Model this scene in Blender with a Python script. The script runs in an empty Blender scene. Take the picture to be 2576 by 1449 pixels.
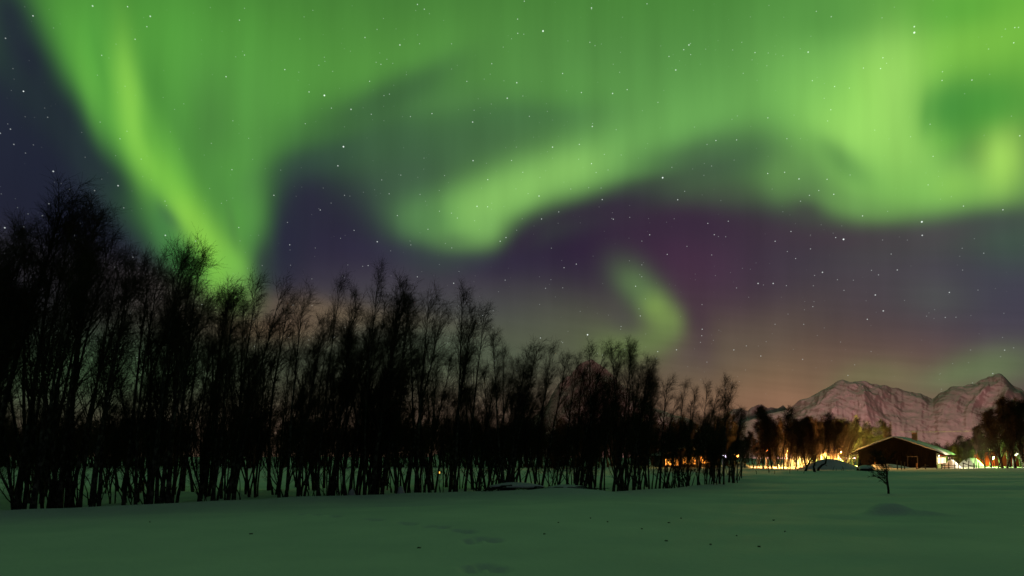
import bpy, bmesh, math, random
import numpy as np
from mathutils import Vector, Matrix

C = bpy.context.scene
COL = C.collection
R = math.radians

# ------------------------------------------------------------------ camera
EYE = 1.7
cam_d = bpy.data.cameras.new('camera'); cam = bpy.data.objects.new('camera', cam_d); COL.objects.link(cam)
cam_d.lens = 24.0; cam_d.sensor_width = 36.0; cam_d.shift_y = 0.1299
cam_d.clip_start = 0.1; cam_d.clip_end = 40000
cam.location = (0, 0, EYE); cam.rotation_euler = (R(93), 0, 0)
C.camera = cam
cam_d.dof.use_dof = True; cam_d.dof.focus_distance = 95.0; cam_d.dof.aperture_fstop = 1.1     # fast lens wide open, as for a night exposure

# ------------------------------------------------------------------ render settings
C.view_settings.view_transform = 'Standard'; C.view_settings.look = 'None'
C.view_settings.exposure = 0.0; C.view_settings.gamma = 1.0
C.cycles.use_denoising = True
C.cycles.max_bounces = 6; C.cycles.diffuse_bounces = 3; C.cycles.glossy_bounces = 2
C.cycles.sample_clamp_indirect = 4.0

# ------------------------------------------------------------------ night sky with aurora
# The aurora is a stack of soft luminous patches given by direction (azimuth, elevation):
# each row holds the six coefficients of a quadratic form in (az, el), then the linear colour.
SKY_PATCHES = [
(-0,-24.5,12.088,0.69204,0,12.5,0.0844,0.305,0.0513),
(-0.12585,2.382,0.13269,0.8748,-0.17262,61.565,0.195,0.117,0.0648),
(-0.53626,-14.054,0.87569,1.3932,2.1466,149.33,0.138,0.0844,0.0648),
(20.085,-13.546,7.9692,17.293,1.4461,24.83,0.016,0.0185,0.0382),
(266.33,-21.699,89.991,208.98,1.2156,25.111,0.013,0.0137,0.0273),
(36.758,-58.684,15.195,55.199,-13.484,82.482,0.0176,0.0144,0.0369),
(-2.265,-63.033,8.2947,16.412,14.941,124.61,0.0343,0.0273,0.0612),
(-5.0903,-57.566,9.4731,13.827,5.9891,89.883,0.0252,0.0137,0.0395),
(-51.63,-63.932,15.576,78.871,33.431,105.23,0.0612,0.0232,0.0545),
(-35.537,-53.128,15.533,29.258,21.701,91.139,0.0685,0.0578,0.0723),
(-195.13,-45.4,66.098,151.48,15.917,102.1,0.0545,0.0545,0.0844),
(-48.936,-39.87,14.361,48.027,15.059,188.33,0.162,0.0931,0.0802),
(-30.094,-55.556,8.3624,34.91,57.451,179.59,0.209,0.138,0.0723),
(-16.401,-113.27,11.015,39.097,54.903,306.66,0.107,0.117,0.0648),
(-38.486,-61.678,11.713,147.39,-369.22,586.03,0.127,0.0976,0.0723),
(-13.393,-217.68,24.177,34.677,100.91,512.34,0.0685,0.0612,0.0762),
(-11.192,-445.81,46.013,27.229,180.25,1236.9,0.0545,0.0482,0.0513),
(175.88,-622.16,127.28,113.39,-143.1,1160.6,0.0343,0.0319,0.0395),
(-98.266,-1115.5,101.17,67.129,655.9,3162.2,0.195,0.127,0.0723),
(69.698,-404.03,53.618,47.839,-150.82,901.73,0.122,0.0931,0.0685),
(117.3,-722.42,83.21,120.68,-214.77,1860.4,0.231,0.102,0.0545),
(31.862,-103.64,14.741,24.122,-46.652,359.81,0.0762,0.156,0.0685),
(6.7132,-76.41,6.1659,19.826,-9.7673,267.79,0.0887,0.127,0.0723),
(29.057,-153.46,48.242,7.8317,-43.026,122.86,0.0578,0.212,0.0319),
(-9.1407,-107.09,32.265,3.9024,13.389,89.191,0.0595,0.202,0.0369),
(-36.794,-121.16,40.916,15.34,41.946,95.349,0.0685,0.246,0.0409),
(-126.68,-143.46,75.739,75.022,61.372,107,0.162,0.468,0.0452),
(6.6563,-109.11,28.058,37.402,51.921,134.71,0.0887,0.352,0.0452),
(47.474,-307.42,83.299,24.494,-76.217,285.87,0.0976,0.323,0.0513),
(-25.874,-180.95,46.871,14.599,41.445,176.5,0.0976,0.279,0.0648),
(-17.036,-143.81,38.168,25.847,-5.7809,150.9,0.107,0.323,0.0685),
(574.21,64.595,165.41,676.87,590.26,328.04,0.016,0.0194,0.0369),
(289.48,18.317,79.402,437.38,537.03,368.79,0.016,0.0194,0.0369),
(393.3,59.697,91.131,582.22,628.39,408.44,0.016,0.0194,0.0369),
(409.32,-106.85,141.81,471.39,272.48,279.43,0.107,0.413,0.0545),
(267.02,-107.23,91.689,353.19,254.17,297.4,0.107,0.413,0.0545),
(322.55,-106.98,95.151,424.67,236.36,319.66,0.107,0.413,0.0545),
(186.23,-196.07,83.559,211.63,-27.898,199.6,0.0931,0.323,0.0545),
(239.68,-208.99,87.828,282.34,-45.602,245.64,0.0931,0.323,0.0545),
(392.85,-226.99,112.5,489.73,-44.634,325.95,0.0931,0.323,0.0545),
(2132.8,-473.45,664.86,2176.2,332.5,727.23,0.216,0.578,0.0762),
(2019.6,-244.37,569.08,2220.5,654.89,721.04,0.216,0.578,0.0762),
(1190.3,-136.34,316.74,1619.6,1086,914.48,0.216,0.578,0.0648),
(905.58,-64.49,221.28,1266.9,844.36,706.95,0.216,0.578,0.0648),
(822.1,-241.15,214.95,1101.6,515.75,826.6,0.216,0.578,0.0648),
(900.93,-306.42,225.78,1175.5,314.73,882.19,0.216,0.578,0.0648),
(1894.3,-409.67,496.08,2606.4,1551.4,1797.5,0.305,0.68,0.0762),
(960.89,-261.09,246.09,1449,1047.6,1264.3,0.305,0.68,0.0762),
(1815.9,149.82,416.33,2363.5,1559.4,1007.5,0.0545,0.202,0.0578),
(987.16,-154.67,247.45,1335.5,911.66,1088.7,0.0545,0.202,0.0578),
(358.91,-83.224,136.71,320.1,171.49,246.75,0.0152,0.0185,0.0369),
(328.65,-78.014,114.16,327.87,212.82,304,0.0152,0.0185,0.0369),
(1847.9,-290.96,669.92,1813,1026.7,978.95,0.016,0.0194,0.0369),
(1419.5,-167.7,481.71,1466.7,920.71,825.38,0.016,0.0194,0.0369),
(786.54,65.414,220.14,1041.9,1108.2,730.08,0.016,0.0194,0.0369),
(657.15,88.936,165.18,1028.5,1334.2,906.72,0.016,0.0194,0.0369),
(4406.6,953.91,902.58,7976.3,10340,6436.1,0.0395,0.107,0.0578),
(1176.8,-290.1,269.08,1768.1,846.15,1220.2,0.195,0.527,0.0723),
(1681.8,-4.055,311.99,2412.7,307.56,175.16,0.0976,0.314,0.0612),
(12348,1661.7,2205.2,18121,6778.7,1674.4,0.0762,0.209,0.0513),
(1689.7,-688,405.75,2232.5,194.3,1699.8,0.162,0.342,0.0844),
(14288,2124.9,3468.2,15135,5365.4,911.13,0.0762,0.305,0.0452),
(4355.5,237.21,1008.4,5204.6,1604.5,612.06,0.0685,0.27,0.0423),
(5095.3,560.55,1201,5610,1676.5,355.82,0.262,0.644,0.0802),
(6553.6,1411.1,1551.2,7351.2,4079.5,1027.4,0.127,0.423,0.0578),
(2274,415.88,455.81,3429.3,2465.2,960.14,0.138,0.445,0.0578),
(6845.8,1307.2,1436.5,8789.2,4688.8,1281.5,0.102,0.361,0.0482),
(5658.8,1085.1,1043.7,8214.7,4078.5,880.86,0.0887,0.332,0.0482),
(712.01,-395.96,234.44,800.46,-98.922,412.28,0.0648,0.202,0.0452),
(3190.8,-318.07,642.94,4494.4,82.565,398.98,0.107,0.332,0.0685),
(2571.4,-381.77,508.02,3618.4,4.0949,724.59,0.0273,0.0252,0.0423),
(370.87,-311.26,136.47,432.09,-143.7,288.18,0.0976,0.323,0.0578),
(296.62,-259.15,90.425,467.9,-52.403,341.02,0.0212,0.0194,0.0423),
(787.43,-223.4,160.88,1098.5,-253,238.57,0.0212,0.0212,0.0452),
(102.17,-157.32,38.734,195.45,-28.404,223.76,0.0232,0.0194,0.0423),
(939.49,-2019.6,537.41,504.32,-1648.7,1935.7,0.0319,0.0612,0.0513),
(462.57,-1339.9,364.58,203.75,-806,1241.2,0.0482,0.122,0.0452),
(-64.985,-1083,255.21,38.861,136.26,1150.2,0.0612,0.168,0.0578),
(17.137,-345.06,74.987,46.374,-23.133,399.97,0.0648,0.162,0.0612),
(56.493,-295.5,61.246,255.42,74.118,404.54,0.0545,0.112,0.0612),
(157.88,-375.81,74.878,453.26,-119.59,525.69,0.0685,0.162,0.0723),
(-52.879,-1439.4,368.89,63.237,86.025,1408.9,0.102,0.314,0.0612),
(1063.7,-2021.1,591.18,643.77,-1677.7,1760.3,0.0452,0.122,0.0452),
(1138.6,-2852.6,805.81,581.34,-1925,2538.5,0.0452,0.122,0.0452),
(686.85,-4182.2,1049.6,250.26,-1334.4,4172.6,0.0931,0.254,0.0648),
(149.98,-585.38,139.39,350.51,-77.464,663.74,0.0482,0.117,0.0545),
(169.62,-464.5,85.226,497.86,-274.26,656.22,0.162,0.413,0.0976),
(73.196,-391.23,72.48,201.45,-184.02,529.84,0.162,0.413,0.0976),
(67.402,-442.32,84.674,180.54,-237.45,584.72,0.162,0.413,0.0976),
(25.106,-490.83,100.75,178.08,-196.75,625.11,0.162,0.413,0.0976),
(-24.731,-500.39,112.57,135.14,-100.54,602.45,0.162,0.413,0.0976),
(283.26,-656.93,120.97,537.48,-677.3,899.89,0.254,0.552,0.127),
(192.88,-813.65,152.06,255.39,-540.74,1091.2,0.254,0.552,0.127),
(164.55,-1162.8,224.67,340.15,-577.8,1525,0.254,0.552,0.127),
(-30.313,-995.96,164.62,450.05,418.68,1568.5,0.112,0.279,0.0844),
(77.677,-920.28,153.18,1556.9,130.13,1406.2,0.209,0.468,0.117),
(-40.473,-351.7,85.622,55.357,15.489,386.28,0.15,0.413,0.0931),
(379.61,-4662.5,741.09,1596.5,-352.74,7460.4,0.0545,0.0887,0.0612),
(378.29,-738.19,147.39,1190.4,-175.79,1089.8,0.0887,0.209,0.0762),
(492.64,-809.38,121.3,990.84,-1708.4,1355.3,0.0296,0.016,0.0423),
(277.56,-1531.8,249.69,271.22,-952,2364.8,0.0296,0.016,0.0423),
(202.31,-1815.4,307.9,311.75,-857.17,2739.2,0.0296,0.016,0.0423),
(60.12,-1210.4,242.35,155.06,-351.25,1580.1,0.0648,0.138,0.0612),
(-178.46,-1322.9,286.41,210.89,130.69,1637.2,0.0545,0.0931,0.0578),
(195.6,-2521.6,453.98,237.51,-778.21,3569,0.0423,0.0482,0.0482),
(-242.26,-1231.6,257.8,191.01,336.98,1583.9,0.0648,0.0931,0.0578),
(-204.54,-1061.2,198.01,108.56,459.13,1458.8,0.0395,0.0212,0.0452),
(-78.592,-1447.4,202.01,72.013,335.72,2610.4,0.0319,0.0273,0.0578),
(-179.3,-200.46,84.618,134.26,125.72,167.11,0.231,0.578,0.112),
(-387.59,-119.37,124.24,399.4,-48.436,171.31,0.352,0.745,0.144),
(-705.63,-800.83,326.29,461.34,666.35,618.44,0.342,0.716,0.133),
(-256.24,-531.24,191.32,266.84,-70.05,621.57,0.216,0.552,0.0648),
(-256.96,-618.27,224.57,212.57,-7.6061,662.55,0.216,0.552,0.0648),
(-276.59,-613.62,176.32,141.82,378.2,614.97,0.216,0.515,0.107),
(-316.87,-835.1,226.98,167.12,375.1,961.23,0.209,0.503,0.0976),
(-1193.8,-3062,773.97,560.99,2073,3240,0.156,0.352,0.0887),
(-503.06,-783.67,248.44,421.21,441.15,807.82,0.122,0.287,0.0802),
(-880.21,-1841.8,502.12,826.17,596.74,2282.3,0.0976,0.202,0.0723),
(-3907,-4310.5,1705.4,2500.9,4313.1,3100.4,0.138,0.332,0.0802),
(-480.11,-722.29,293.3,328.34,185.3,757.53,0.0887,0.342,0.0482),
(-2483.8,-187.68,761.83,2542.1,-1160.3,1052.4,0.0802,0.296,0.0452),
(-2488.9,-2096.8,1108.8,1861.3,961.6,2038.4,0.138,0.445,0.0578),
(-664.72,-2433.7,821.6,273.94,664.08,1988.2,0.0931,0.371,0.0423),
(-858.23,-355.71,306.5,800.48,34.119,375.1,0.376,0.753,0.156),
(-821.54,-519.35,317.05,711.94,169.72,569.62,0.305,0.658,0.122),
(-2142.4,-539.3,771.65,1642,177.71,621.41,0.381,0.716,0.117),
(-1971.5,-1689.4,852.23,1491.3,698.63,1964.3,0.27,0.578,0.0976),
(-1371.3,-1285.5,665.77,994.53,514.47,1189.8,0.0612,0.27,0.0452),
(-1413.8,-1988.2,844.78,935.06,611.66,1978.2,0.0648,0.296,0.0423),
(-14902,1048.1,3938.2,15307,-5237.3,2262.8,0.0762,0.305,0.0513),
(-4225,-4086.6,1733.4,2787.1,4462.4,2728.3,0.102,0.27,0.0685),
(-850.44,-1100.1,370.58,952.71,317.45,1302.2,0.138,0.314,0.0802),
(-372.12,-1082.3,283.57,497.67,83.604,1298.1,0.0513,0.107,0.0578),
(-622.41,-2201.2,723.14,275.44,715.31,1772.6,0.0802,0.27,0.0482),
(-283.42,-1369.7,259.02,109.96,643.1,1901.6,0.0578,0.0369,0.0545),
(-1924.9,-2103.6,733.02,1863.2,1221.1,2502.9,0.0545,0.0545,0.0545),
(-188.21,-773.68,164.02,131.05,86.764,1327.8,0.0545,0.0685,0.0648),
(-291.62,-1753.3,319.86,186.65,296.07,2936.4,0.0685,0.0545,0.0685),
(-889.62,-672.39,369.28,634.48,302.94,968.52,0.0513,0.102,0.0685),
(-57.177,-120.69,15.096,63.417,123.74,681.09,0.279,0.144,0.0844),
(-57.177,-120.69,15.096,63.417,123.74,681.09,0.279,0.144,0.0844),
(-408.44,-650.57,119.76,1057.6,260.94,1147,0.0648,0.0887,0.0578),
(-429.5,-566.69,109.14,1021.3,193.58,1102,0.0648,0.0887,0.0578),
(-993.3,-1233.2,241.81,1885.5,1288.3,2027.5,0.117,0.209,0.0762),
(-796.65,-883.91,179.85,1727.7,465.89,1753.3,0.117,0.209,0.0762),
(-985.58,-1039.3,216.03,2261.5,165.83,2325.3,0.209,0.332,0.0802),
(-918.05,-956.53,197.1,2191.5,-304.79,2597.4,0.209,0.332,0.0802),
(-965.42,-721.65,176.48,2209.6,-175.7,2047.7,0.144,0.209,0.0685),
(-519.91,-577.22,102.76,1371.1,-240.1,1836.6,0.144,0.209,0.0685),
(-144.56,-461.92,50.254,486.3,-89.581,1447.3,0.144,0.209,0.0685),
(-620.15,-889.35,141.58,1240.5,1025.1,1788.4,0.0685,0.0648,0.0612),
(-1941.7,-465.36,306.44,3198.6,1152.7,399.89,0.0648,0.0343,0.0545),
(-546.98,-300.35,93.914,1260.2,-651.46,1520.6,0.0976,0.0685,0.0648),
(-651.73,-888.98,270.75,513.99,384.01,1716,0.0802,0.0931,0.0802),
(-854.69,107.22,195.67,1048.8,-1277.7,2449.5,0.175,0.181,0.0802),
(-893.85,-857.9,272.63,823.4,550.89,2762.1,0.175,0.181,0.0802),
(-723.97,226.91,197.35,742.37,-1294.9,2576.6,0.144,0.209,0.0887),
(-691.82,-299.16,232.29,572.71,-197.54,1932.6,0.144,0.209,0.0887),
]
BRIGHT_STARS = [(-0.46478,0.73147,0.49894), (-0.41476,0.75737,0.50435), (-0.24077,0.85298,0.46310), (-0.14236,0.84078,0.52233), (-0.22330,0.88420,0.41027), (-0.23235,0.89196,0.38783), (0.03941,0.84050,0.54038), (0.09916,0.82324,0.55897), (0.20354,0.90378,0.37651), (0.45588,0.74950,0.48002), (0.45452,0.74691,0.48532), (0.42485,0.86143,0.27830), (0.49934,0.81789,0.28587), (0.50164,0.82173,0.27041), (0.46371,0.86165,0.20624), (0.47306,0.86125,0.18566), (0.10912,0.97831,0.17609), (-0.58158,0.77007,0.26221), (-0.47891,0.81381,0.32917), (-0.43999,0.85301,0.28070), (-0.18753,0.93567,0.29891), (0.10738,0.89098,0.44115), (0.13167,0.87005,0.47504), (-0.53370,0.77794,0.33164), (0.33316,0.91327,0.23438), (0.35116,0.90693,0.23275), (0.40608,0.88150,0.24096), (0.22134,0.82836,0.51461), (0.20866,0.84514,0.49213), (0.35657,0.79755,0.48659), (-0.00631,0.88039,0.47420), (0.00627,0.87152,0.49032), (-0.05273,0.89252,0.44792), (0.05505,0.90594,0.41981), (-0.05323,0.91310,0.40424), (-0.20975,0.86697,0.45208), (-0.04882,0.93582,0.34909), (0.03759,0.93139,0.36207), (0.36838,0.85874,0.35618)]
SKY_RAMP = [(-1.6,(0.0044,0.0052,0.0052)), (0,(0.0252,0.0232,0.0232)), (0.1,(0.0296,0.0232,0.0273)), (0.2,(0.0273,0.0212,0.0343)), (0.33,(0.0212,0.0176,0.0343)), (0.55,(0.0160,0.0194,0.0319)), (0.85,(0.0160,0.0252,0.0273)), (1.57,(0.0273,0.0648,0.0369))]

world = bpy.data.worlds.new('World'); C.world = world; world.use_nodes = True
wt = world.node_tree; wt.nodes.clear()
def wn(kind, **kw):
    n = wt.nodes.new(kind)
    for k, v in kw.items(): setattr(n, k, v)
    return n
def wl(a, b): wt.links.new(a, b)
def wmath(op, a, b=None, c=None):
    n = wn('ShaderNodeMath', operation=op)
    for i, s in enumerate((a, b, c)):
        if s is None: continue
        if isinstance(s, (int, float)): n.inputs[i].default_value = s
        else: wl(s, n.inputs[i])
    return n.outputs[0]
def wdot(a, vec):
    n = wn('ShaderNodeVectorMath', operation='DOT_PRODUCT'); wl(a, n.inputs[0]); n.inputs[1].default_value = vec
    return n.outputs['Value']
geo = wn('ShaderNodeTexCoord'); DIR = geo.outputs['Generated']
sep = wn('ShaderNodeSeparateXYZ'); wl(DIR, sep.inputs[0])
az0 = wmath('ARCTAN2', sep.outputs[0], sep.outputs[1]); el0 = wmath('ARCSINE', sep.outputs[2])
# gentle large-scale waviness of the curtains
wav = wn('ShaderNodeTexNoise'); wav.inputs['Scale'].default_value = 5.0; wav.inputs['Detail'].default_value = 2.0; wl(DIR, wav.inputs['Vector'])
wsep = wn('ShaderNodeSeparateColor'); wl(wav.outputs['Color'], wsep.inputs[0])
az = wmath('ADD', az0, wmath('MULTIPLY_ADD', wsep.outputs[0], 0.030, -0.015))
el = wmath('ADD', el0, wmath('MULTIPLY_ADD', wsep.outputs[1], 0.024, -0.012))
V1 = wn('ShaderNodeCombineXYZ'); wl(az, V1.inputs[0]); wl(el, V1.inputs[1]); V1.inputs[2].default_value = 1.0
V2 = wn('ShaderNodeCombineXYZ'); wl(wmath('MULTIPLY', az, az), V2.inputs[0]); wl(wmath('MULTIPLY', az, el), V2.inputs[1]); wl(wmath('MULTIPLY', el, el), V2.inputs[2])
ramp = wn('ShaderNodeValToRGB'); wl(wmath('MULTIPLY_ADD', el0, 1/3.2, 0.5), ramp.inputs[0])
cr = ramp.color_ramp
while len(cr.elements) < len(SKY_RAMP): cr.elements.new(0.5)
for e, (a, c) in zip(cr.elements, SKY_RAMP): e.position = min(1, max(0, a/3.2+.5))
for e, (a, c) in zip(cr.elements, SKY_RAMP): e.color = (*c, 1)
col = ramp.outputs[0]
INV_E = math.exp(-1)
for row in SKY_PATCHES:
    q = wmath('ADD', wdot(V1.outputs[0], row[0:3]), wdot(V2.outputs[0], row[3:6]))
    f = wmath('POWER', INV_E, q)
    m = wn('ShaderNodeMix', data_type='RGBA', clamp_factor=False); wl(f, m.inputs[0]); wl(col, m.inputs[6]); m.inputs[7].default_value = (*row[6:9], 1)
    col = m.outputs[2]
# faint vertical rays and thin streaky cloud give the glow some texture
ray = wn('ShaderNodeTexNoise'); ray.inputs['Scale'].default_value = 1.0; ray.inputs['Detail'].default_value = 3.0
rv = wn('ShaderNodeCombineXYZ'); wl(wmath('MULTIPLY', az0, 22.0), rv.inputs[0]); wl(wmath('MULTIPLY', el0, 3.0), rv.inputs[1]); wl(rv.outputs[0], ray.inputs['Vector'])
cld = wn('ShaderNodeTexNoise'); cld.inputs['Scale'].default_value = 1.0; cld.inputs['Detail'].default_value = 4.0
cv = wn('ShaderNodeCombineXYZ'); wl(wmath('MULTIPLY', az0, 4.0), cv.inputs[0]); wl(wmath('MULTIPLY', wmath('MULTIPLY_ADD', az0, 0.16, el0), 62.0), cv.inputs[1]); wl(cv.outputs[0], cld.inputs['Vector'])
lowband = wn('ShaderNodeMapRange'); wl(el0, lowband.inputs[0]); lowband.inputs[1].default_value = 0.30; lowband.inputs[2].default_value = 0.10
cl = wmath('MULTIPLY', wmath('MULTIPLY_ADD', cld.outputs[0], 0.34, -0.17), lowband.outputs[0])
gain = wmath('ADD', wmath('ADD', wmath('MULTIPLY_ADD', ray.outputs[0], 0.34, -0.17), cl), 1.0)
sc = wn('ShaderNodeVectorMath', operation='SCALE'); wl(col, sc.inputs[0]); wl(gain, sc.inputs['Scale'])
col = sc.outputs[0]
# stars: a random field of faint ones and the bright ones by direction
def star_field(scale, size, power, gain_):
    v = wn('ShaderNodeTexVoronoi'); v.feature = 'F1'; v.inputs['Scale'].default_value = scale; wl(DIR, v.inputs['Vector'])
    m = wn('ShaderNodeMapRange'); wl(v.outputs['Distance'], m.inputs[0]); m.inputs[1].default_value = size; m.inputs[2].default_value = size*.35
    cs = wn('ShaderNodeSeparateColor'); wl(v.outputs['Color'], cs.inputs[0])
    b = wmath('MULTIPLY', wmath('POWER', cs.outputs[0], power), gain_)
    return wmath('MULTIPLY', m.outputs[0], b)
st = wmath('ADD', star_field(120, 0.10, 3.2, 0.75), star_field(48, 0.040, 4.0, 1.1))
def star_points(pts, r, peak):
    dmin = None
    for q in pts:
        n = wn('ShaderNodeVectorMath', operation='DISTANCE'); wl(DIR, n.inputs[0]); n.inputs[1].default_value = q
        dmin = n.outputs['Value'] if dmin is None else wmath('MINIMUM', dmin, n.outputs['Value'])
    m = wn('ShaderNodeMapRange'); wl(dmin, m.inputs[0]); m.inputs[1].default_value = r; m.inputs[2].default_value = r*.3; m.inputs[4].default_value = peak
    return m.outputs[0]
BIG = [2, 4, 6, 8, 9, 11, 12, 16]
bstar = wmath('ADD', star_points([BRIGHT_STARS[i] for i in BIG], .00125, 1.1), star_points([p for i, p in enumerate(BRIGHT_STARS) if i not in BIG], .00105, .62))
up = wn('ShaderNodeMapRange'); wl(el0, up.inputs[0]); up.inputs[1].default_value = 0.03; up.inputs[2].default_value = 0.16
st = wmath('MULTIPLY', wmath('ADD', st, bstar), up.outputs[0])
scol = wn('ShaderNodeMix', data_type='RGBA', clamp_factor=False); wl(st, scol.inputs[0]); scol.inputs[6].default_value = (0, 0, 0, 1); scol.inputs[7].default_value = (.92, 1, .97, 1)
fin = wn('ShaderNodeVectorMath', operation='ADD'); wl(col, fin.inputs[0]); wl(scol.outputs[2], fin.inputs[1])
bg = wn('ShaderNodeBackground'); wl(fin.outputs[0], bg.inputs[0]); bg.inputs[1].default_value = 1.0
wo = wn('ShaderNodeOutputWorld'); wl(bg.outputs[0], wo.inputs[0])
world.cycles.sampling_method = 'MANUAL'; world.cycles.sample_map_resolution = 512

# ------------------------------------------------------------------ helpers
def tag(o, label=None, cat=None, group=None, kind=None):
    if label: o['label'] = label
    if cat: o['category'] = cat
    if group: o['group'] = group
    if kind: o['kind'] = kind
    return o
def thing(name, label, cat, loc=(0, 0, 0), rz=0.0, group=None):
    o = bpy.data.objects.new(name, None); COL.objects.link(o)
    o.location = loc; o.rotation_euler = (0, 0, rz); o.empty_display_size = .3
    return tag(o, label, cat, group)
def mesh_obj(name, verts, faces, mat, parent=None, smooth=False):
    me = bpy.data.meshes.new(name); me.from_pydata([tuple(v) for v in verts], [], [tuple(f) for f in faces]); me.update()
    if smooth: me.polygons.foreach_set('use_smooth', [True]*len(me.polygons))
    me.materials.append(mat)
    o = bpy.data.objects.new(name, me); COL.objects.link(o)
    if parent: o.parent = parent
    return o
def np_mesh(name, V, Q, mat, smooth=False):
    """mesh from an (n,3) vertex array and an (m,4) quad array"""
    me = bpy.data.meshes.new(name)
    me.vertices.add(len(V)); me.vertices.foreach_set('co', np.ascontiguousarray(V, dtype=np.float32).ravel())
    me.loops.add(Q.size); me.loops.foreach_set('vertex_index', np.ascontiguousarray(Q, dtype=np.int32).ravel())
    me.polygons.add(len(Q)); me.polygons.foreach_set('loop_start', np.arange(0, Q.size, 4, dtype=np.int32))
    me.update(calc_edges=True)
    if smooth: me.polygons.foreach_set('use_smooth', np.ones(len(Q), dtype=bool))
    me.materials.append(mat); me.validate()
    return me
class MB:
    """collects boxes, prisms and tubes into one mesh"""
    def __init__(s): s.v = []; s.f = []
    def add(s, vs, fs):
        k = len(s.v); s.v += [tuple(v) for v in vs]; s.f += [tuple(i+k for i in f) for f in fs]; return s
    def box(s, x0, x1, y0, y1, z0, z1):
        vs = [(x, y, z) for z in (z0, z1) for x, y in ((x0, y0), (x1, y0), (x1, y1), (x0, y1))]
        return s.add(vs, [(3, 2, 1, 0), (4, 5, 6, 7), (0, 1, 5, 4), (1, 2, 6, 5), (2, 3, 7, 6), (3, 0, 4, 7)])
    def prism(s, poly, y0, y1):
        """polygon of (x, z), counter-clockwise seen from -y, run from y0 to y1"""
        n = len(poly)
        vs = [(x, y0, z) for x, z in poly] + [(x, y1, z) for x, z in poly]
        return s.add(vs, [tuple(range(n)), tuple(range(2*n-1, n-1, -1))] + [((i+1) % n, i, n+i, n+(i+1) % n) for i in range(n)])
    def tube(s, pts, rads, k=8):
        pts = [Vector(p) for p in pts]; vs = []; fs = []
        for i, p in enumerate(pts):
            d = (pts[min(i+1, len(pts)-1)] - pts[max(i-1, 0)]).normalized()
            a = d.cross(Vector((0.13, .98, .05)) if abs(d.z) > .5 else Vector((0, 0, 1))).normalized(); b = d.cross(a)
            r = rads[i] if hasattr(rads, '__len__') else rads
            for j in range(k):
                t = 2*math.pi*j/k; vs.append(p + a*(r*math.cos(t)) + b*(r*math.sin(t)))
        for i in range(len(pts)-1):
            for j in range(k):
                fs.append((i*k+j, i*k+(j+1) % k, (i+1)*k+(j+1) % k, (i+1)*k+j))
        fs.append(tuple(range(k-1, -1, -1))); fs.append(tuple(range((len(pts)-1)*k, len(pts)*k)))
        return s.add(vs, fs)
    def build(s, name, mat, parent=None, smooth=False): return mesh_obj(name, s.v, s.f, mat, parent, smooth)

def mat_new(name):
    m = bpy.data.materials.new(name); m.use_nodes = True
    nt = m.node_tree; b = nt.nodes['Principled BSDF']
    return m, nt, b
def mat_noise(name, c1, c2, scale=3.0, rough=.8, bump=.2, spec=.3, stretch=(1, 1, 1), detail=5.0, bscale=None, lo=.35, hi=.65):
    m, nt, b = mat_new(name)
    tc = nt.nodes.new('ShaderNodeTexCoord'); mp = nt.nodes.new('ShaderNodeMapping'); mp.inputs['Scale'].default_value = stretch
    nt.links.new(tc.outputs['Object'], mp.inputs[0])
    n = nt.nodes.new('ShaderNodeTexNoise'); n.inputs['Scale'].default_value = scale; n.inputs['Detail'].default_value = detail
    nt.links.new(mp.outputs[0], n.inputs['Vector'])
    r = nt.nodes.new('ShaderNodeValToRGB'); r.color_ramp.elements[0].position = lo; r.color_ramp.elements[1].position = hi
    r.color_ramp.elements[0].color = (*c1, 1); r.color_ramp.elements[1].color = (*c2, 1)
    nt.links.new(n.outputs[0], r.inputs[0]); nt.links.new(r.outputs[0], b.inputs['Base Color'])
    b.inputs['Roughness'].default_value = rough; b.inputs['Specular IOR Level'].default_value = spec
    if bump:
        n2 = nt.nodes.new('ShaderNodeTexNoise'); n2.inputs['Scale'].default_value = bscale or scale*3; n2.inputs['Detail'].default_value = 6.0
        nt.links.new(mp.outputs[0], n2.inputs['Vector'])
        bp = nt.nodes.new('ShaderNodeBump'); bp.inputs['Strength'].default_value = bump; bp.inputs['Distance'].default_value = .05
        nt.links.new(n2.outputs[0], bp.inputs['Height']); nt.links.new(bp.outputs[0], b.inputs['Normal'])
    return m
def mat_glow(name, c, strength):
    m, nt, b = mat_new(name)
    b.inputs['Base Color'].default_value = (*[min(1, x) for x in c], 1)
    b.inputs['Emission Color'].default_value = (*c, 1); b.inputs['Emission Strength'].default_value = strength
    return m

SNOW = mat_noise('snow', (.74, .76, .79), (.84, .85, .86), .35, .92, .45, .06, bscale=7.0)
BARK = mat_noise('birch_bark', (.028, .022, .018), (.17, .15, .13), 7, .9, .4, .1, stretch=(1, 1, .8), lo=.48, hi=.72)
TWIG = mat_noise('birch_twig', (.035, .026, .02), (.065, .045, .032), 4, .9, 0, .1)
ROCKSNOW = None
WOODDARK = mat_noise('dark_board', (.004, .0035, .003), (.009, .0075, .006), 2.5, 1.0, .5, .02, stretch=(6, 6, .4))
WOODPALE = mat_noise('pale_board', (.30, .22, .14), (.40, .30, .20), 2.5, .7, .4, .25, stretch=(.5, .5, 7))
TRIM = mat_noise('pale_trim', (.34, .31, .27), (.46, .42, .36), 4, .7, .2, .25)
GREYWOOD = mat_noise('weathered_wood', (.05, .042, .035), (.10, .085, .07), 8, .9, .4, .2, stretch=(1, 1, .3))
REDWOOD = mat_noise('red_board', (.30, .035, .022), (.40, .055, .032), 3, .75, .4, .25, stretch=(5, 5, .4))
BRICK = mat_noise('chimney_brick', (.26, .12, .06), (.36, .19, .10), 9, .85, .5, .2)
METAL = mat_noise('grey_metal', (.14, .14, .14), (.20, .20, .20), 6, .45, .1, .5)
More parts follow.
